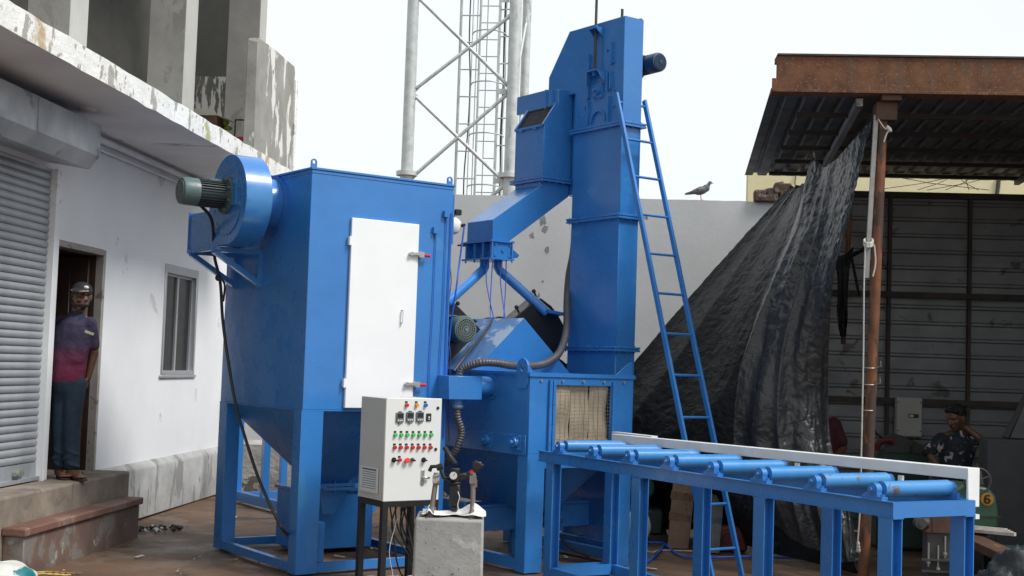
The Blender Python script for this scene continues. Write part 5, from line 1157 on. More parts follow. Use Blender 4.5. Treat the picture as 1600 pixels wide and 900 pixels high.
tarp('tarpaulin', rowsC, 20, 50, TARP, 'narrow black rag of torn tarpaulin dangling inside the shed', 3, 2.0, .03, .012)
m = MB(); m.tube(bezier([bw(*pb(1300, 412, 12.2)), bw(*pb(1330, 400, 12.2)), bw(*pb(1357, 385, 12.0))]), .02, 6); m.tube(bezier([bw(*pb(1330, 400, 12.2)), bw(*pb(1336, 430, 12.2)), bw(*pb(1342, 462, 12.2))]), .015, 6)
o = m.build('twisted_sheet', TARP); tag(o, 'twisted strip of black sheet tied across inside the shed behind the post', 'sheet')
# rope on the post
m = MB(); a = pb(1357, 380, 10.0)
def bp_(x, y, s): return bw(*pb(x, y, s))
m.tube(bezier([bp_(1352, 385, 10.02), bp_(1350, 450, 10.02), bp_(1349, 560, 10.02), bp_(1346, 700, 10.02), bp_(1344, 790, 10.02), bp_(1339, 862, 10.02)]), .006, 7)
m.tube(bezier([bp_(1366, 382, 10.03), bp_(1368, 410, 10.03), bp_(1364, 432, 10.03)]), .007, 6)
for k in range(4): m.tube([bp_(1357+7*math.cos(t), 376+k*2+4*math.sin(t), 10.06+.05*math.sin(t)*-1) for t in [i*PI/5 for i in range(11)]], .008, 6)
for k in range(3): m.ball(bp_(1341+k*.5, 850+k*5, 10.02), (.013, .013, .02), 8, 6)
o = m.build('rope', ROPE); tag(o, 'pale rope knotted round the rusty post and hanging to the ground', 'rope')
m = MB(); m.tube(bezier([bp_(1372, 186, 10.05), bp_(1382, 200, 10.05), bp_(1390, 203, 10.05)]), .005, 6); m.tube(bezier([bp_(1386, 196, 10.05), bp_(1392, 202, 10.05), bp_(1386, 208, 10.05), bp_(1381, 222, 10.05)]), .006, 6)
for k in range(3): m.ball(bp_(1387+k*2, 200+k*2, 10.05), .014, 6, 5)
o = m.build('rope', ROPE); tag(o, 'short tangled cord tied at the top of the rusty post', 'rope')
for y, s in ((574, 1), (600, 1), (640, 0)):
    m = MB(); c0 = pb(1359-(y-560)*.04, y, 10.12)
    m.tube([RBi @ Vector((c0.x+.048*math.cos(t), 10.12+.048*math.sin(t), c0.z+.006*math.sin(t))) for t in [i*2*PI/14 for i in range(15)]], .004, 5)
    if s: m.tube([RBi @ Vector((c0.x+.045, 10.08, c0.z)), RBi @ Vector((c0.x+.075, 10.06, c0.z+.01)), RBi @ Vector((c0.x+.07, 10.06, c0.z+.05))], .003, 5)
    o = m.build('tie_wire', ZINC); tag(o, {574: 'upper twisted wire loop round the rusty post', 600: 'middle twisted wire loop round the rusty post', 640: 'lowest plain wire loop round the rusty post'}[y], 'wire')

# ------------------------------------------------------------------ shed machinery
g_ = thing('lathe_machine', bw(2.46, 9.8, 0), 'old green lathe headstock with a hand wheel and a yellow numbered disc', 'lathe', BR)
def gb(x, y, s): p = pb(x, y, s); return Vector((p.x-2.46, s-9.8, p.z))
a = gb(1500, 835, 9.8); b_ = gb(1560, 770, 9.8)
m = MB(); z0 = a.z; 
m.prism([(gb(1480, 826, 9.6).x, -.2, gb(1500, 826, 9.6).z), (gb(1561, 826, 9.6).x, -.2, gb(1560, 826, 9.6).z), (gb(1561, 800, 9.6).x, -.2, gb(1560, 803, 9.6).z), (gb(1556, 775, 9.6).x, -.2, gb(1556, 775, 9.6).z), (gb(1545, 762, 9.6).x, -.2, gb(1545, 762, 9.6).z), (gb(1505, 757, 9.6).x, -.2, gb(1505, 757, 9.6).z), (gb(1480, 770, 9.6).x, -.2, gb(1480, 770, 9.6).z)], (0, .4, 0)); m.build('headstock', GREEN, g_, local=True, bevel=.02, seg=2)
m = MB(); q = gb(1480, 804, 9.6); q2 = gb(1563, 806, 9.6); m.box(q.x, q2.x, -.212, -.2, q.z-.004, q.z+.004); m.build('seam', DKST, g_, local=True)
q = gb(1542, 780, 9.6); m = MB(); m.cyl((q.x, -.21, q.z), (q.x, -.199, q.z), .046, 24); dsc = m.build('disc', YEL, g_, local=True)
m = MB(); rr = .020   # the figure 6: a ring with a curved stem
m.tube([(q.x+rr*.85*math.cos(t), -.213, q.z-.010+rr*.75*math.sin(t)) for t in [i*2*PI/16 for i in range(17)]], .0058, 6)
m.tube(bezier([(q.x-rr*.80, -.213, q.z-.006), (q.x-rr*.75, -.213, q.z+.016), (q.x-.002, -.213, q.z+.029), (q.x+rr*.9, -.213, q.z+.026)]), .0058, 6); m.build('numeral', BLACK, dsc, local=True)
q = gb(1530, 752, 9.4); m = MB(); m.tube([(q.x+.088*math.cos(t), -.36, q.z+.088*math.sin(t)) for t in [i*2*PI/24 for i in range(25)]], .008, 8)
for k in range(3): t = k*2*PI/3+.4; m.cyl((q.x, -.36, q.z), (q.x+.088*math.cos(t), -.36, q.z+.088*math.sin(t)), .007, 6)
m.cyl((q.x, -.40, q.z), (q.x, -.15, q.z), .02, 10); m.build('hand_wheel', DKST, g_, local=True)
m = MB(); q = gb(1525, 735, 9.7); m.cyl((q.x, -.05, q.z-.10), (q.x, -.05, q.z), .07, 14, .05); m.cyl((gb(1526, 733, 9.7).x, -.1, q.z-.02), (gb(1526, 733, 9.7).x, -.1, q.z+.035), .007, 6); m.build('tool_post', DKST, g_, local=True)
m = MB(); m.box(-.05, .28, -.1, .35, 0, a.z+.02); m.build('pedestal', BLACK, g_, local=True, bevel=.02)  # green pedestal coloured black, standing in for the deep shade below the headstock
# rusty vice beam
v_ = thing('rusty_bench_machine', bw(2.05, 9.0, 0), 'rusty brown machine bed with a pulley end under the conveyor end', 'machine', BR)
def vb(x, y, s): p = pb(x, y, s); return Vector((p.x-2.05, s-9.0, p.z))
a = vb(1446, 803, 9.0); b_ = vb(1490, 834, 9.0)
m = MB(); m.box(a.x, b_.x+.12, 0, .18, b_.z, a.z); m.box(a.x+.045, a.x+.055, -.004, 0, b_.z, a.z); m.build('head_block', BROWN, v_, local=True, bevel=.006)
m = MB(); p = vb(1448, 802, 9.1); p2 = vb(1395, 783, 11.2); m.beam(p+Vector((.08, 0, .005)), p2, .14, .05); m.build('bed', DKST, v_, local=True)
q = vb(1437, 817, 9.0); m = MB(); m.cyl((q.x-.0, -.0, q.z), (a.x+.02, .0, q.z), .034, 16); m.cyl((q.x, -.045, q.z), (q.x, .045, q.z), .037, 18); m.cyl((q.x, -.052, q.z), (q.x, .05, q.z), .018, 12); m.build('pulley', DKST, v_, local=True)
for (x, y0_, y1_) in ((1451, 848, 885), (1466, 852, 895), (1477, 838, 872)):
    p = vb(x, y0_, 9.0); p2 = vb(x, y1_, 9.0); m = MB(); m.cyl((p.x, 0, p2.z), (p.x, 0, p.z), .006, 8); m.cyl((p.x, 0, p2.z+.02), (p.x, 0, p2.z+.035), .014, 8); m.build('threaded_rod', ZINC, v_, local=True)
m = MB(); m.box(a.x+.02, b_.x+.12, .02, .16, 0, b_.z); m.build('pedestal', DKST, v_, local=True)
m = MB(); p = vb(1440, 874, 9.0); p2 = vb(1490, 876, 9.0); m.beam((p.x, 0, p.z), (p2.x, 0, p.z), .03, .012); p = vb(1440, 892, 9.0); m.beam((p.x, 0, p.z), (p2.x, 0, p.z), .03, .012); m.build('crossbar', DKST, v_, local=True)
# channel pieces
t_ = thing('rusty_channel', bw(*pb(1545, 850, 8.9)), 'rusty steel channel lying slanted beside the grey plastic sheet', 'steel channel', BR)
m = MB(); a = pb(1512, 836, 9.2)-pb(1545, 850, 8.9); b_ = pb(1575, 864, 8.6)-pb(1545, 850, 8.9); m.beam(a, b_, .14, .012); m.beam(a+Vector((-.07, 0, -.02)), b_+Vector((-.07, 0, -.02)), .012, .05); m.beam(a+Vector((.07, 0, -.02)), b_+Vector((.07, 0, -.02)), .012, .05); m.build('channel', BROWN, t_, local=True)
t_ = thing('work_bench', bw(2.75, 9.05, 0), 'dark green bench carrying the rusty channel in front of the lathe', 'bench', BR)
zt = pb(1560, 850, 9.0).z
m = MB(); m.box(-.25, .45, -.25, .3, zt-.10, zt-.045); m.build('top', GREEND, t_, local=True)
for x in (-.22, .38):
    for y in (-.22, .24): m = MB(); m.box(x, x+.05, y, y+.05, 0, zt-.10); m.build('leg', GREEND, t_, local=True)
m = MB(); m.box(-.2, .4, -.2, -.18, .05, zt-.10); m.build('front_panel', GREEND, t_, local=True)
a = bw(*pb(1522, 829, 9.2)); b_ = bw(*pb(1586, 835, 9.0)); m = MB()
for k in range(4): m.beam(a+Vector((.02*k, .035*k, .004*k)), b_+Vector((.02*k, .035*k, .004*k)), .033, .022)
o = m.build('cardboard_strips', mat('dirty_white_board', (.46, .42, .38), .8, var=.2, scale=20, spot=(.25,.12,.09), spot_thr=.62, spot_scale=12)); tag(o, 'dirty white slatted board lying on the rusty channel', 'board'); rehome(o, a)
# dark cabinet machine
p0 = pb(1543, 685, 10.6); dm = thing('press_machine', bw(p0.x+.45, 10.8, 0), 'large dark steel machine housing with sloping hood at the right edge', 'machine', BR)
m = MB(); m.box(-.45, .8, -.2, .05, 0, p0.z-.0); m.build('base', mat('dark_navy_steel', (.010, .014, .019), .55, var=.2), dm, local=True, bevel=.01)
m = MB(); zt = pb(1575, 607, 10.7).z+.25
m.hexa([(-.28, -.16, p0.z), (.8, -.16, p0.z), (.8, .03, p0.z), (-.28, .03, p0.z), (.02, -.08, zt), (.8, -.08, zt), (.8, .02, zt), (.02, .02, zt)]); m.build('hood', BLACK, dm, local=True, bevel=.01)
# grinders at the back
gr = thing('bench_grinder', bw(2.35, 12.6, 0), 'dim green workshop machine with a red curved guard behind the post', 'machine', BR)
def rb(x, y, s): p = pb(x, y, s); return Vector((p.x-2.35, s-12.6, p.z))
a = rb(1372, 706, 12.6); b_ = rb(1452, 745, 12.6)
m = MB(); m.box(a.x, b_.x, 0, .4, 0, a.z); m.build('base', GREEND, gr, local=True, bevel=.02)
m = MB(); q = rb(1410, 697, 12.6); m.cyl((q.x-.02, .05, q.z-.03), (q.x-.02, .35, q.z-.03), .13, 20); m.cyl((q.x+.16, .05, q.z-.06), (q.x+.16, .3, q.z-.06), .09, 16); m.build('drum', DKST, gr, local=True)
m = MB(); m.tube(bezier([rb(1368, 703, 12.6), rb(1374, 692, 12.6), rb(1388, 687, 12.6), rb(1397, 690, 12.6)]), .03, 8); m.build('guard', mat('faded_red_paint', (.12, .018, .018), .7), gr, local=True)
m = MB(); m.tube(bezier([rb(1364, 665, 12.7), rb(1370, 678, 12.7), rb(1382, 686, 12.7)]), .01, 6); m.build('cable', RUBBER, gr, local=True)
# grey sheet bundle bottom right
c0 = bw(*pb(1585, 885, 8.0)); 
def bundle(u, v):
    th = u*2*PI; ph = v*PI/2*1.0; d = Vector((math.cos(th)*math.cos(ph), math.sin(th)*math.cos(ph), math.sin(ph)))
    r = Vector((.30, .35, .52)); p = Vector((d.x*r.x, d.y*r.y, d.z*r.z)); q = p*6
    k = 1+.22*noise.noise(p*4)+.10*(1-abs(noise.noise(q*1.7))*2)+.05*(1-abs(noise.noise(q*4))*2)
    p = Vector((p.x*k, p.y*k, p.z*k))
    return bcen + p
bcen = bw(2.44, 8.25, 0)
o = cloth('plastic_sheet_bundle', bundle, 90, 50, TGREY); tag(o, 'heap of crumpled grey plastic sheet at the lower right corner', 'plastic sheet')
# dim machine and planks seen under the conveyor
cm = thing('compressor_tank', bw(.165, 12.2, 0), 'white round air tank lying on the ground beyond the conveyor legs', 'tank', BR)
m = MB(); m.lathe((-.45, 0, .15), (1, 0, 0), [(.02, -.02), (.09, 0), (.13, .04), (.135, .1), (.135, .5), (.13, .56), (.09, .60), (.02, .62)], 28); m.build('tank', TANKW, cm, local=True)
for x in (-.3, .0):
    m = MB(); m.box(x, x+.04, -.08, .08, 0, .03); m.build('foot', DKST, cm, local=True)
m = MB(); m.box(-.1, .14, -.138, -.134, .125, .132); m.box(.0, .03, -.14, -.134, .17, .21); m.build('label', DKST, cm, local=True)
gm = thing('green_pump', bw(.45, 12.55, 0), 'dark green machine base in the shade behind the leaning planks', 'machine', BR)
m = MB(); m.box(-.35, .0, -.1, .3, .05, .28); m.cyl((-.2, -.1, .48), (-.2, .3, .48), .12, 18); m.box(-.26, -.14, -.02, .2, .28, .4); m.build('body', GREEND, gm, local=True, bevel=.02)
m = MB(); m.box(-.4, .05, -.15, .35, 0, .05); m.build('skid', DKST, gm, local=True)
# planks
def plank(name, x0, x1, xt0, xt1, s, sb, mt, lab, grp=None, batt=True, zt=.75):
    pl = thing(name, bw((x0+x1)/2, sb, 0), lab, 'plank', BR, grp); c = (x0+x1)/2
    m = MB(); m.hexa([(x0-c, 0, .0), (x1-c, 0, .0), (x1-c, .03, 0), (x0-c, .03, 0), (xt0-c, s-sb, zt), (xt1-c, s-sb, zt), (xt1-c, s-sb+.03, zt), (xt0-c, s-sb+.03, zt)]); m.build('board', mt, pl, local=True, bevel=.004)
    if batt:
        for f in (.36, .60):
            a = Vector((x0-c+(xt0-x0)*f, (s-sb)*f-.012, zt*f)); b = Vector((x1-c+(xt1-x1)*f, (s-sb)*f-.012, zt*f+.0)); m = MB(); m.beam(a+Vector((-.01, 0, .01)), b+Vector((-.02, 0, -.015)), .02, .08); bo = m.build('batten', mt, pl, local=True, bevel=.003)
            m = MB(); 
            for k in (.2, .8): q = a.lerp(b, k); m.cyl(q+Vector((0, -.018, 0)), q+Vector((0, -.008, 0)), .006, 6)
            m.build('nail_head', DKST, bo, local=True)
    return pl
plank('wooden_plank', .478, .668, .545, .76, 12.35, 11.95, WOOD, 'brown wooden pallet board with two battens leaning left of the ladder', 'boards leaning by the ladder')
plank('wooden_plank', .70, .93, .74, 1.02, 12.3, 11.75, mat('blue_grey_board', (.12, .12, .12), .8, var=.4, scale=3, spot=(.07,.12,.20), spot_thr=.52, spot_scale=3), 'grey blue stained wooden board with battens leaning behind the ladder', 'boards leaning by the ladder')
p = bw(*pb(1133, 838, 11.9)); ci = thing('red_chain_hoist', (p.x, p.y, 0), 'dark red dusty box in the shade behind the ladder foot', 'box', BR)
m = MB(); m.box(-.12, .2, 0, .25, 0, .22); m.build('body', mat('dusty_red', (.12, .02, .02), .7, var=.3), ci, local=True, bevel=.02); m = MB(); m.tube([(.03+.05*math.cos(t), -.004, .12+.05*math.sin(t)) for t in [i*PI/5 for i in range(8)]], .006, 5); m.build('handle', DKST, ci, local=True)
# dark heap under the shed
m = MB(); m.tube(bezier([pz(1003, 847, .012), pz(1035, 848, .012), pz(1038, 850, .012), pz(1060, 866, .012), pz(1085, 872, .012), pz(1125, 871, .012), pz(1180, 870, .012), pz(1260, 872, .012)]), .011, 7); m.tube(bezier([pz(1038, 850, .014), pz(1030, 862, .012), pz(1015, 875, .012), pz(1000, 882, .012), pz(975, 890, .012)]), .011, 7)
o = m.build('air_hose', AIRB); tag(o, 'blue air hose lying in curves on the ground under the conveyor', 'hose')
m = MB(); m.tube(bezier([pz(1002, 866, .008), pz(1010, 862, .008), pz(1022, 863, .008), pz(1026, 860, .008), pz(1045, 860, .008), pz(1082, 861, .008)]), .006, 6); m.tube([pz(1002, 866, .01), pz(1008, 861, .01)], .01, 6)
o = m.build('cord', ROPE); tag(o, 'white frayed cord lying on the ground near the planks', 'cord')
m = MB(); m.tube(bezier([(6.30, 8.6, .18), (6.5, 8.8, .28), (6.75, 9.0, .34), (6.9, 8.95, .42)]), .012, 6); m.tube(bezier([(6.5, 8.7, .30), (6.65, 8.75, .26), (6.8, 8.7, .10), (6.95, 8.6, .02)]), .012, 6)
o = m.build('cable', RUBBER); tag(o, 'black cable looping under the blasting chamber hopper', 'cable')
# white and teal sack bottom left
def sack(u, v):
    th = u*2*PI; ph = v*PI/2; k = 1+.10*noise.noise(Vector((math.cos(th)*2, math.sin(th)*2, v*3)))
    return bw(-4.2, 8.72, 0)+Vector((math.cos(th)*math.cos(ph)**.7*.27*k, math.sin(th)*math.cos(ph)**.7*.18*k, math.sin(ph)*.13*k))
o = cloth('sack', sack, 48, 20, mat('white_teal_sack', (.60, .60, .57), .5, var=.08, scale=4, spot=(.01,.16,.18), spot_thr=.56, spot_scale=3)); tag(o, 'white plastic sack with teal print on the ground by the step', 'sack')
m = MB(); q = pz(100, 897, .012)
for k in range(4): m.tube([q+Vector((.07*math.cos(t)*(1+.1*k)-.05*k, .05*math.sin(t), .006*k)) for t in [i*PI/6 for i in range(11)]], .005, 5)
o = m.build('wire_coil', mat('yellow_wire', (.40, .26, .05), .5)); tag(o, 'small tangle of yellow wire on the ground at the lower left', 'wire')
# smudge: blue spray on the wall corner
# ------------------------------------------------------------------ people
def body_mesh(root, name, fn, mt, vox=.009, sm=4):
    m = MB(); fn(m); o = m.build(name, mt, root, local=True); return remesh(o, vox, sm)
def hand(m, w, d, side, palm, sc=1.0, curl=.35):
    "w wrist, d direction of fingers, side = thumb side, palm = palm normal"
    w = Vector(w); d = Vector(d).normalized(); side = (Vector(side)-d*Vector(side).dot(d)).normalized(); palm = d.cross(side).normalized() if palm is None else Vector(palm).normalized()
    for k, (o_, L_) in enumerate(((.030, .072), (.010, .080), (-.010, .074), (-.028, .058))):
        b = w + d*.085*sc + side*o_*sc; m.caps(w+d*.01+side*o_*.6*sc, b, .014*sc, .012*sc, 8)
        a1 = b + (d+palm*curl*.6).normalized()*L_*.5*sc; a2 = a1 + (d+palm*curl*1.8).normalized()*L_*.5*sc
        m.caps(b, a1, .0095*sc, .0088*sc, 8); m.caps(a1, a2, .0088*sc, .0075*sc, 8)
    t0 = w+d*.02*sc+side*.025*sc; t1 = w+d*.06*sc+side*.058*sc+palm*.01; t2 = t1+(d*.9+side*.3+palm*.3).normalized()*.032*sc
    m.caps(t0, t1, .014*sc, .011*sc, 8); m.caps(t1, t2, .0105*sc, .009*sc, 8)
def head(root, m, c, fwd, up=(0, 0, 1), sc=1.0):
    "adds head volume to m; returns a frame"
    c = Vector(c); f = Vector(fwd).normalized(); up = (Vector(up)-f*Vector(up).dot(f)).normalized(); s = up.cross(f).normalized()   # s: to the person's left
    R = Matrix((s, f, up)).transposed()
    def L(x, y, z): return c + (R @ Vector((x, y, z)))*sc
    m.ball(L(0, -.012, .035), Vector((.074, .092, .088))*sc, 16, 12, R)
    m.ball(L(0, .022, -.03), Vector((.058, .066, .078))*sc, 16, 12, R)
    m.ball(L(0, .052, -.083), Vector((.030, .028, .024))*sc, 10, 8, R)      # chin
    m.caps(L(0, .086, .012), L(0, .108, -.022), .009*sc, .014*sc, 8)       # nose
    m.ball(L(.012, .096, -.026), .009*sc, 8, 6); m.ball(L(-.012, .096, -.026), .009*sc, 8, 6)
    m.caps(L(-.045, .070, .028), L(-.012, .083, .030), .010*sc, .010*sc, 8); m.caps(L(.045, .070, .028), L(.012, .083, .030), .010*sc, .010*sc, 8)   # brow
    for s_ in (-1, 1):
        m.ball(L(s_*.043, .055, -.015), Vector((.022, .022, .018))*sc, 8, 6, R)
        m.ball(L(s_*.076, -.012, -.002), Vector((.010, .020, .032))*sc, 8, 8, R)
    m.caps(L(-.018, .083, -.052), L(.018, .083, -.052), .009*sc, .009*sc, 8)  # lips
    m.caps(L(0, -.03, -.05), L(0, -.045, -.14), .052*sc, .055*sc, 14)
    return L, R
def eyes(root, L, R, sc=1.0):
    for s_ in (-1, 1):
        e = MB(); e.mat(0); e.ball(L(s_*.031, .0715, .006), .0118*sc, 10, 8); e.mat(1); e.ball(L(s_*.031, .079, .006), .0058*sc, 8, 6); e.build('eye', [EYEW, BLACK], root, local=True)
        e = MB(); e.caps(L(s_*.016, .090, .027), L(s_*.048, .078, .028), .0045*sc, .0035*sc, 6); e.build('eyebrow', HAIR, root, local=True)
    e = MB(); e.caps(L(-.019, .0905, -.053), L(.019, .0905, -.053), .0035*sc, .0035*sc, 6); e.build('mouth', mat('lips', (.15, .05, .04), .5), root, local=True)
# man in the doorway.  local frame = building frame axes, origin at his feet; faces the yard (+t, towards camera -s)
MS = 10.42
o0 = pb(104, 745, MS); MZ = .547
man = thing('person', bw(o0.x, MS, MZ), 'man in purple and pink polo shirt, dark jeans and cap standing in the doorway', 'person', BR)
def mp(x, y, ds=0.): p = pb(x, y, MS+ds); return Vector((p.x-o0.x, ds, p.z-MZ))
FD = Vector((.35, -.93, 0))        # the way he faces
neck = mp(121, 491, .03); hc = mp(127, 464, .0); chest = mp(117, 522, .03); waist = mp(110, 560, .03); pel = mp(106, 590, .04)
shL = mp(141, 505, .02); shR = mp(93, 503, .06); hipL = mp(117, 600, .04); hipR = mp(97, 600, .05)
knL = mp(112, 666, .0); knR = mp(93, 666, .02); anL = mp(112, 731, -.02); anR = mp(92, 731, .02)
elL = mp(147, 552, .10); haL = mp(138, 590, .10); elR = mp(83, 552, .12); haR = mp(92, 590, .2)
HL = {}
def fb(m):
    m.caps(neck-Vector((0, 0, .03)), neck+Vector((0, 0, .06)), .055, .05); m.caps(chest, waist, .11, .10); m.caps(waist, pel, .10, .11)
    m.caps(neck, shL, .036, .034); m.caps(neck, shR, .036, .034)
    m.caps(hipL, knL, .085, .06); m.caps(hipR, knR, .085, .06); m.caps(knL, anL, .056, .038); m.caps(knR, anR, .056, .038)
    m.caps(shL, elL, .048, .038); m.caps(elL, haL, .036, .026); m.caps(shR, elR, .048, .038); m.caps(elR, haR, .036, .026)
    hand(m, haL, (haL-elL)*.7+Vector((-.05, 0, -.1)), (0, -1, 0), (-1, 0, 0)); hand(m, haR, (0, .1, -1), (0, -1, 0), (1, 0, 0))
    for an, toe in ((anL, mp(133, 745, -.16)), (anR, mp(104, 743, -.13))):
        toe.z = .028; an2 = Vector((an.x, an.y, .05)); heel = Vector((an.x-.01, an.y+.045, .035)); m.caps(an, an2, .038, .036); m.caps(heel, an2, .032, .035)
        d = (toe-an2); d.z = 0; d.normalize(); sd2 = Vector((-d.y, d.x, 0)); ball_ = an2+(toe-an2)*.6; ball_.z = .032
        m.caps(an2, ball_, .035, .030); m.caps(heel, ball_, .028, .026)
        for k in range(5): b = ball_+sd2*(.03-.015*k)*1.0; m.caps(b, b+d*(.058-.006*abs(k-1.2)), .013, .010 if k else .012, 8)
    HL['L'], HL['R'] = head(man, m, hc, Vector((.25, -.95, -.05)), (.06, 0, 1))
body_mesh(man, 'body', fb, SKIN, .0065, 3)
eyes(man, HL['L'], HL['R']); L, R = HL['L'], HL['R']
def fs_(m):
    m.caps(chest+Vector((.0, 0, .03)), waist, .140, .138); m.caps(waist, pel+Vector((0, 0, .015)), .138, .140)
    m.caps(shL+Vector((-.045, 0, -.015)), shR+Vector((.04, 0, -.02)), .068, .068); m.caps(chest+Vector((.04, 0, 0)), waist+Vector((.02, -.02, 0)), .115, .12)
    m.caps(chest-Vector((.06, 0, 0)), waist-Vector((.03, 0, 0)), .12, .13)
    m.caps(shL, shL.lerp(elL, .72), .056, .056); m.caps(shR, shR.lerp(elR, .72), .056, .056); m.caps(neck-Vector((0, 0, .035)), neck+Vector((0, 0, .0)), .085, .060)
o = body_mesh(man, 'shirt', fs_, SHIRT, .010, 5)
def ft(m):
    m.caps(pel+Vector((0, 0, .02)), pel-Vector((0, 0, .06)), .130, .128)
    for hp, kn, an in ((hipL, knL, anL), (hipR, knR, anR)):
        m.caps(hp, kn, .095, .070); m.caps(kn, an+Vector((0, 0, .03)), .070, .060)
        for k in range(3): z = kn.lerp(an, .60+.15*k); m.ball(z+Vector((.012*(-1)**k, -.012, 0)), (.068, .066, .016), 12, 8, Matrix.Rotation(.4*(-1)**k, 3, 'Y'))
body_mesh(man, 'jeans', ft, DENIM, .010, 4)
m = MB(); m.caps(waist, waist+Vector((.01, .0, .0)), .01, .01)
# beard, hair, cap
m = MB(); m.ball(L(0, .024, -.062), Vector((.060, .062, .048)), 14, 10, R); m.caps(L(-.02, .09, -.043), L(.02, .09, -.043), .006, .006, 6); m.caps(L(-.066, .0, 0), L(-.056, .04, -.06), .014, .018, 8); m.caps(L(.066, .0, 0), L(.056, .04, -.06), .014, .018, 8)
remesh(m.build('beard', HAIR, man, local=True), .006, 2)
m = MB(); m.ball(L(0, -.025, .035), Vector((.080, .088, .086)), 16, 10, R); remesh(m.build('hair', HAIR, man, local=True), .007, 2)
m = MB(); m.ball(L(0, -.008, .055), Vector((.084, .104, .072)), 18, 12, R)
m.ball(L(0, .098, .058), Vector((.066, .070, .011)), 16, 8, R @ Matrix.Rotation(-.32, 3, 'X'))
CAPM = mat('cap_fabric', (.012, .012, .018), .8, var=.3, spot=(.20,.15,.09), spot_thr=.64, spot_scale=14)
remesh(m.build('cap', CAPM, man, local=True), .006, 2)
m = MB(); m.ball(L(.040, .068, .082), Vector((.022, .018, .016)), 12, 8, R); m.build('cap_badge', CLOTHW, man, local=True)
m = MB(); m.tube(bezier([L(-.07, .085, .050), L(-.03, .135, .045), L(.03, .140, .048), L(.065, .10, .055)]), .006, 6); m.build('brim_edge', mat('tan_trim', (.38, .27, .15), .8), man, local=True)
# collar and placket
m = MB(); f2 = neck+Vector((.02, -.06, -.03))
for s_ in (-1, 1): m.hexa([neck+Vector((s_*.055, -.035, .012)), neck+Vector((s_*.01+.015, -.085, -.05)), neck+Vector((s_*.035+.015, -.098, -.055)), neck+Vector((s_*.085, -.03, -.01)), neck+Vector((s_*.055, -.03, .02)), neck+Vector((s_*.01+.015, -.08, -.042)), neck+Vector((s_*.035+.015, -.093, -.047)), neck+Vector((s_*.085, -.025, -.002))])
m.build('collar', DENIM, man, local=True)
m = MB(); q = mp(141, 520, -.14); m.beam(q+Vector((-.045, -.0, .012)), q+Vector((.018, .03, -.012)), .006, .020, up=(0, -.2, 1)); m.build('chest_badge', mat('cream_badge', (.45, .42, .30), .7), man, local=True)
for an, toe in ((anL, mp(133, 745, -.16)), (anR, mp(104, 743, -.13))):
    toe.z = 0; a = Vector((an.x-.02, an.y+.08, .006)); d = (toe-a).normalized(); sd2 = Vector((-d.y, d.x, 0)); m = MB()
    P_ = [a+sd2*.034-d*.0, a-sd2*.034, a+d*.17-sd2*.042, a+d*.245-sd2*.036, a+d*.265, a+d*.245+sd2*.040, a+d*.17+sd2*.045]
    m.prism([Vector((p.x, p.y, 0)) for p in P_], (0, 0, .014)); so_ = m.build('sandal', SANDAL, man, local=True, bevel=.004)
    m = MB(); m.tube(bezier([a+d*.13+sd2*.045+Vector((0, 0, .01)), a+d*.17+sd2*.02+Vector((0, 0, .062)), a+d*.22+Vector((0, 0, .035))]), .006, 6); m.tube(bezier([a+d*.13-sd2*.045+Vector((0, 0, .01)), a+d*.17-sd2*.02+Vector((0, 0, .062)), a+d*.22+Vector((0, 0, .035))]), .006, 6); m.build('strap', SANDAL, so_, local=True)
# seated man in floral shirt
FS = 12.0; fo = pb(1492, 740, FS)
fm = thing('person', bw(fo.x, FS, 0), 'man in dark floral shirt inside the shed with a hand held to his neck', 'person', BR)
def fp(x, y, ds=0.): p = pb(x, y, FS+ds); return Vector((p.x-fo.x, ds, p.z))
c = fp(1494, 654, -.02); nk = fp(1496, 676, .02); chs = fp(1494, 700, .02); wst = fp(1492, 735, .03); pv = fp(1492, 765, .06)
sL = fp(1516, 686, .03); eL = fp(1536, 689, -.10); hL = fp(1508, 667, -.04); sR = fp(1471, 686, .03); eR = fp(1449, 706, .02); hR = fp(1472, 738, -.12)
def ff(m):
    m.caps(nk-Vector((0, 0, .02)), nk+Vector((0, 0, .05)), .052, .048); m.caps(chs, wst, .12, .12); m.caps(wst, pv, .12, .13); m.caps(nk, sL, .045, .045); m.caps(nk, sR, .045, .045)
    m.caps(sL, eL, .045, .036); m.caps(eL, hL, .036, .025); m.caps(sR, eR, .045, .036); m.caps(eR, hR, .036, .025)
    hand(m, hL, Vector((-.04, .02, .10)), (0, -1, 0), (-1, 0, 0), .95); hand(m, hR, (.1, -.05, -.03), (0, -1, .3), (0, 0, -1), .95)
    for s_ in (-1, 1):
        hp = pv+Vector((s_*.09, 0, -.02)); kn = hp+Vector((s_*.08, -.42, .02)); an = kn+Vector((0, -.04, -kn.z+.08)); m.caps(hp, kn, .08, .058); m.caps(kn, an, .055, .038); m.caps(an, an+Vector((0, -.16, -.045)), .036, .03)
    HL['F'], HL['G'] = head(fm, m, c, Vector((-.72, -.6, -.28)))
body_mesh(fm, 'body', ff, SKIN, .008, 3)
def ffs(m):
    m.caps(chs, wst, .148, .145); m.caps(wst, pv, .145, .15); m.caps(chs+Vector((.04, 0, .0)), wst, .13, .13); m.caps(sL-Vector((.03, 0, .02)), sR+Vector((.03, 0, -.02)), .072, .072); m.caps(sL, sL.lerp(eL, .5), .062, .060); m.caps(sR, sR.lerp(eR, .9), .062, .066); m.caps(nk-Vector((0, 0, .04)), nk-Vector((0, 0, .01)), .08, .062)
body_mesh(fm, 'shirt', ffs, FLORAL, .011, 4)
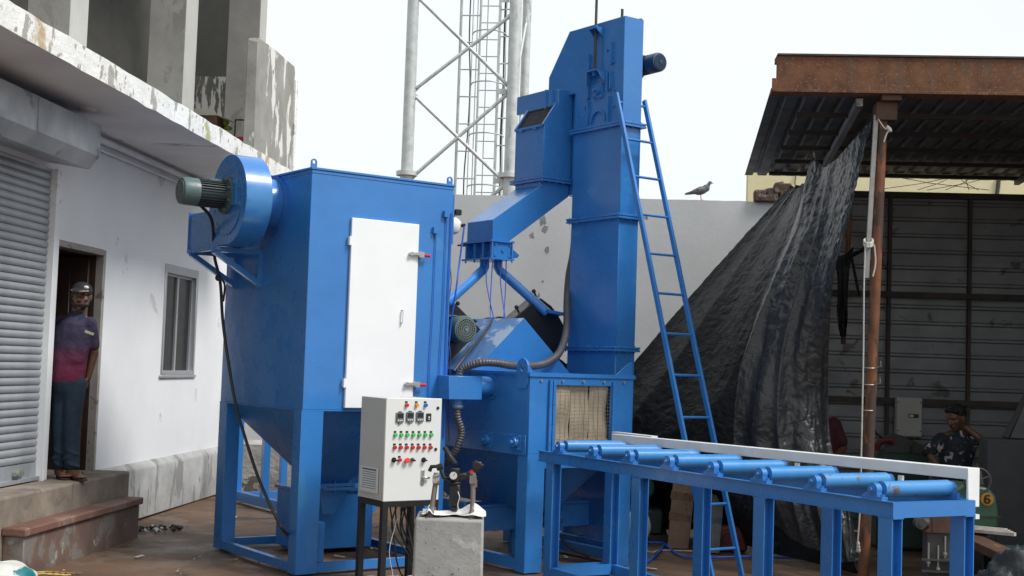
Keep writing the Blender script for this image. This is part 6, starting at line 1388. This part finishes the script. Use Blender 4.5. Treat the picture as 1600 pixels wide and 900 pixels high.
m = MB(); Lf, Rf = HL['F'], HL['G']; m.ball(Lf(0, -.022, .045), Vector((.081, .094, .086)), 16, 10, Rf); m.caps(Lf(-.05, .05, .085), Lf(.05, .05, .085), .022, .022, 8); remesh(m.build('hair', HAIR, fm, local=True), .007, 2)
def ftr(m):
    m.caps(pv, pv-Vector((0, 0, .04)), .145, .14)
    for s_ in (-1, 1): hp = pv+Vector((s_*.09, 0, -.02)); kn = hp+Vector((s_*.08, -.42, .02)); an = kn+Vector((0, -.04, -kn.z+.10)); m.caps(hp, kn, .098, .075); m.caps(kn, an, .072, .06)
body_mesh(fm, 'trousers', ftr, DENIM, .011, 4)
so_ = thing('stool', bw(fo.x, FS+.08, 0), 'dark stool under the man in the floral shirt', 'stool', BR)
m = MB(); zt = pv.z-.15; m.cyl((0, 0, zt-.04), (0, 0, zt), .18, 20); m.build('seat', DKST, so_, local=True)
for a in (.8, 2.36, 3.93, 5.5): m = MB(); m.cyl((.13*math.cos(a), .13*math.sin(a), zt-.04), (.17*math.cos(a), .17*math.sin(a), 0), .015, 8); m.build('leg', DKST, so_, local=True)
# person in maroon
GS = 12.2; go = pb(1292, 740, GS)
pm3 = thing('person', bw(go.x, GS, 0), 'person in maroon shirt mostly hidden behind the hanging tarpaulin edge', 'person', BR)
def gp(x, y, ds=0.): p = pb(x, y, GS+ds); return Vector((p.x-go.x, ds, p.z))
c3 = gp(1278, 628); nk3 = gp(1281, 650); sh3 = gp(1303, 662); el3 = gp(1318, 700); ha3 = gp(1300, 718, -.15); s3 = gp(1262, 662); e3 = gp(1250, 700); h3 = gp(1268, 720, -.15); ch3 = gp(1283, 680); pv3 = gp(1283, 755)
def f3(m):
    m.caps(nk3-Vector((0, 0, .02)), nk3+Vector((0, 0, .05)), .05, .048); m.caps(ch3, pv3, .12, .13); m.caps(sh3, el3, .045, .036); m.caps(el3, ha3, .035, .026); m.caps(s3, e3, .045, .036); m.caps(e3, h3, .035, .026); m.caps(s3, sh3, .05, .05)
    hand(m, ha3, (-.1, -.05, -.03), (0, -1, .3), (0, 0, -1), .95); hand(m, h3, (.1, -.05, -.03), (0, -1, .3), (0, 0, -1), .95)
    for s_ in (-1, 1):
        hp = pv3+Vector((s_*.09, 0, 0)); kn = Vector((hp.x+s_*.03, -.12, .45)); an = Vector((kn.x, -.02, .08)); m.caps(hp, kn, .08, .056); m.caps(kn, an, .052, .038); m.caps(an, an+Vector((0, -.15, -.045)), .036, .03)
    HL['3'], HL['3R'] = head(pm3, m, c3, Vector((.3, -.8, -.4)))
body_mesh(pm3, 'body', f3, SKIN, .009, 3)
body_mesh(pm3, 'shirt', lambda m: (m.caps(ch3, pv3, .145, .15), m.caps(s3-Vector((0, 0, .02)), sh3-Vector((0, 0, .02)), .075, .075), m.caps(sh3, sh3.lerp(el3, .75), .062, .062), m.caps(s3, s3.lerp(e3, .75), .062, .062)), MAROON, .011, 4)
def f3t(m):
    for s_ in (-1, 1): hp = pv3+Vector((s_*.09, 0, 0)); kn = Vector((hp.x+s_*.03, -.12, .45)); an = Vector((kn.x, -.02, .12)); m.caps(hp, kn, .10, .072); m.caps(kn, an, .07, .058)
body_mesh(pm3, 'trousers', f3t, DENIM, .012, 4)
m = MB(); m.ball(HL['3'](0, -.022, .045), Vector((.081, .094, .086)), 16, 10, HL['3R']); m.build('hair', HAIR, pm3, local=True)
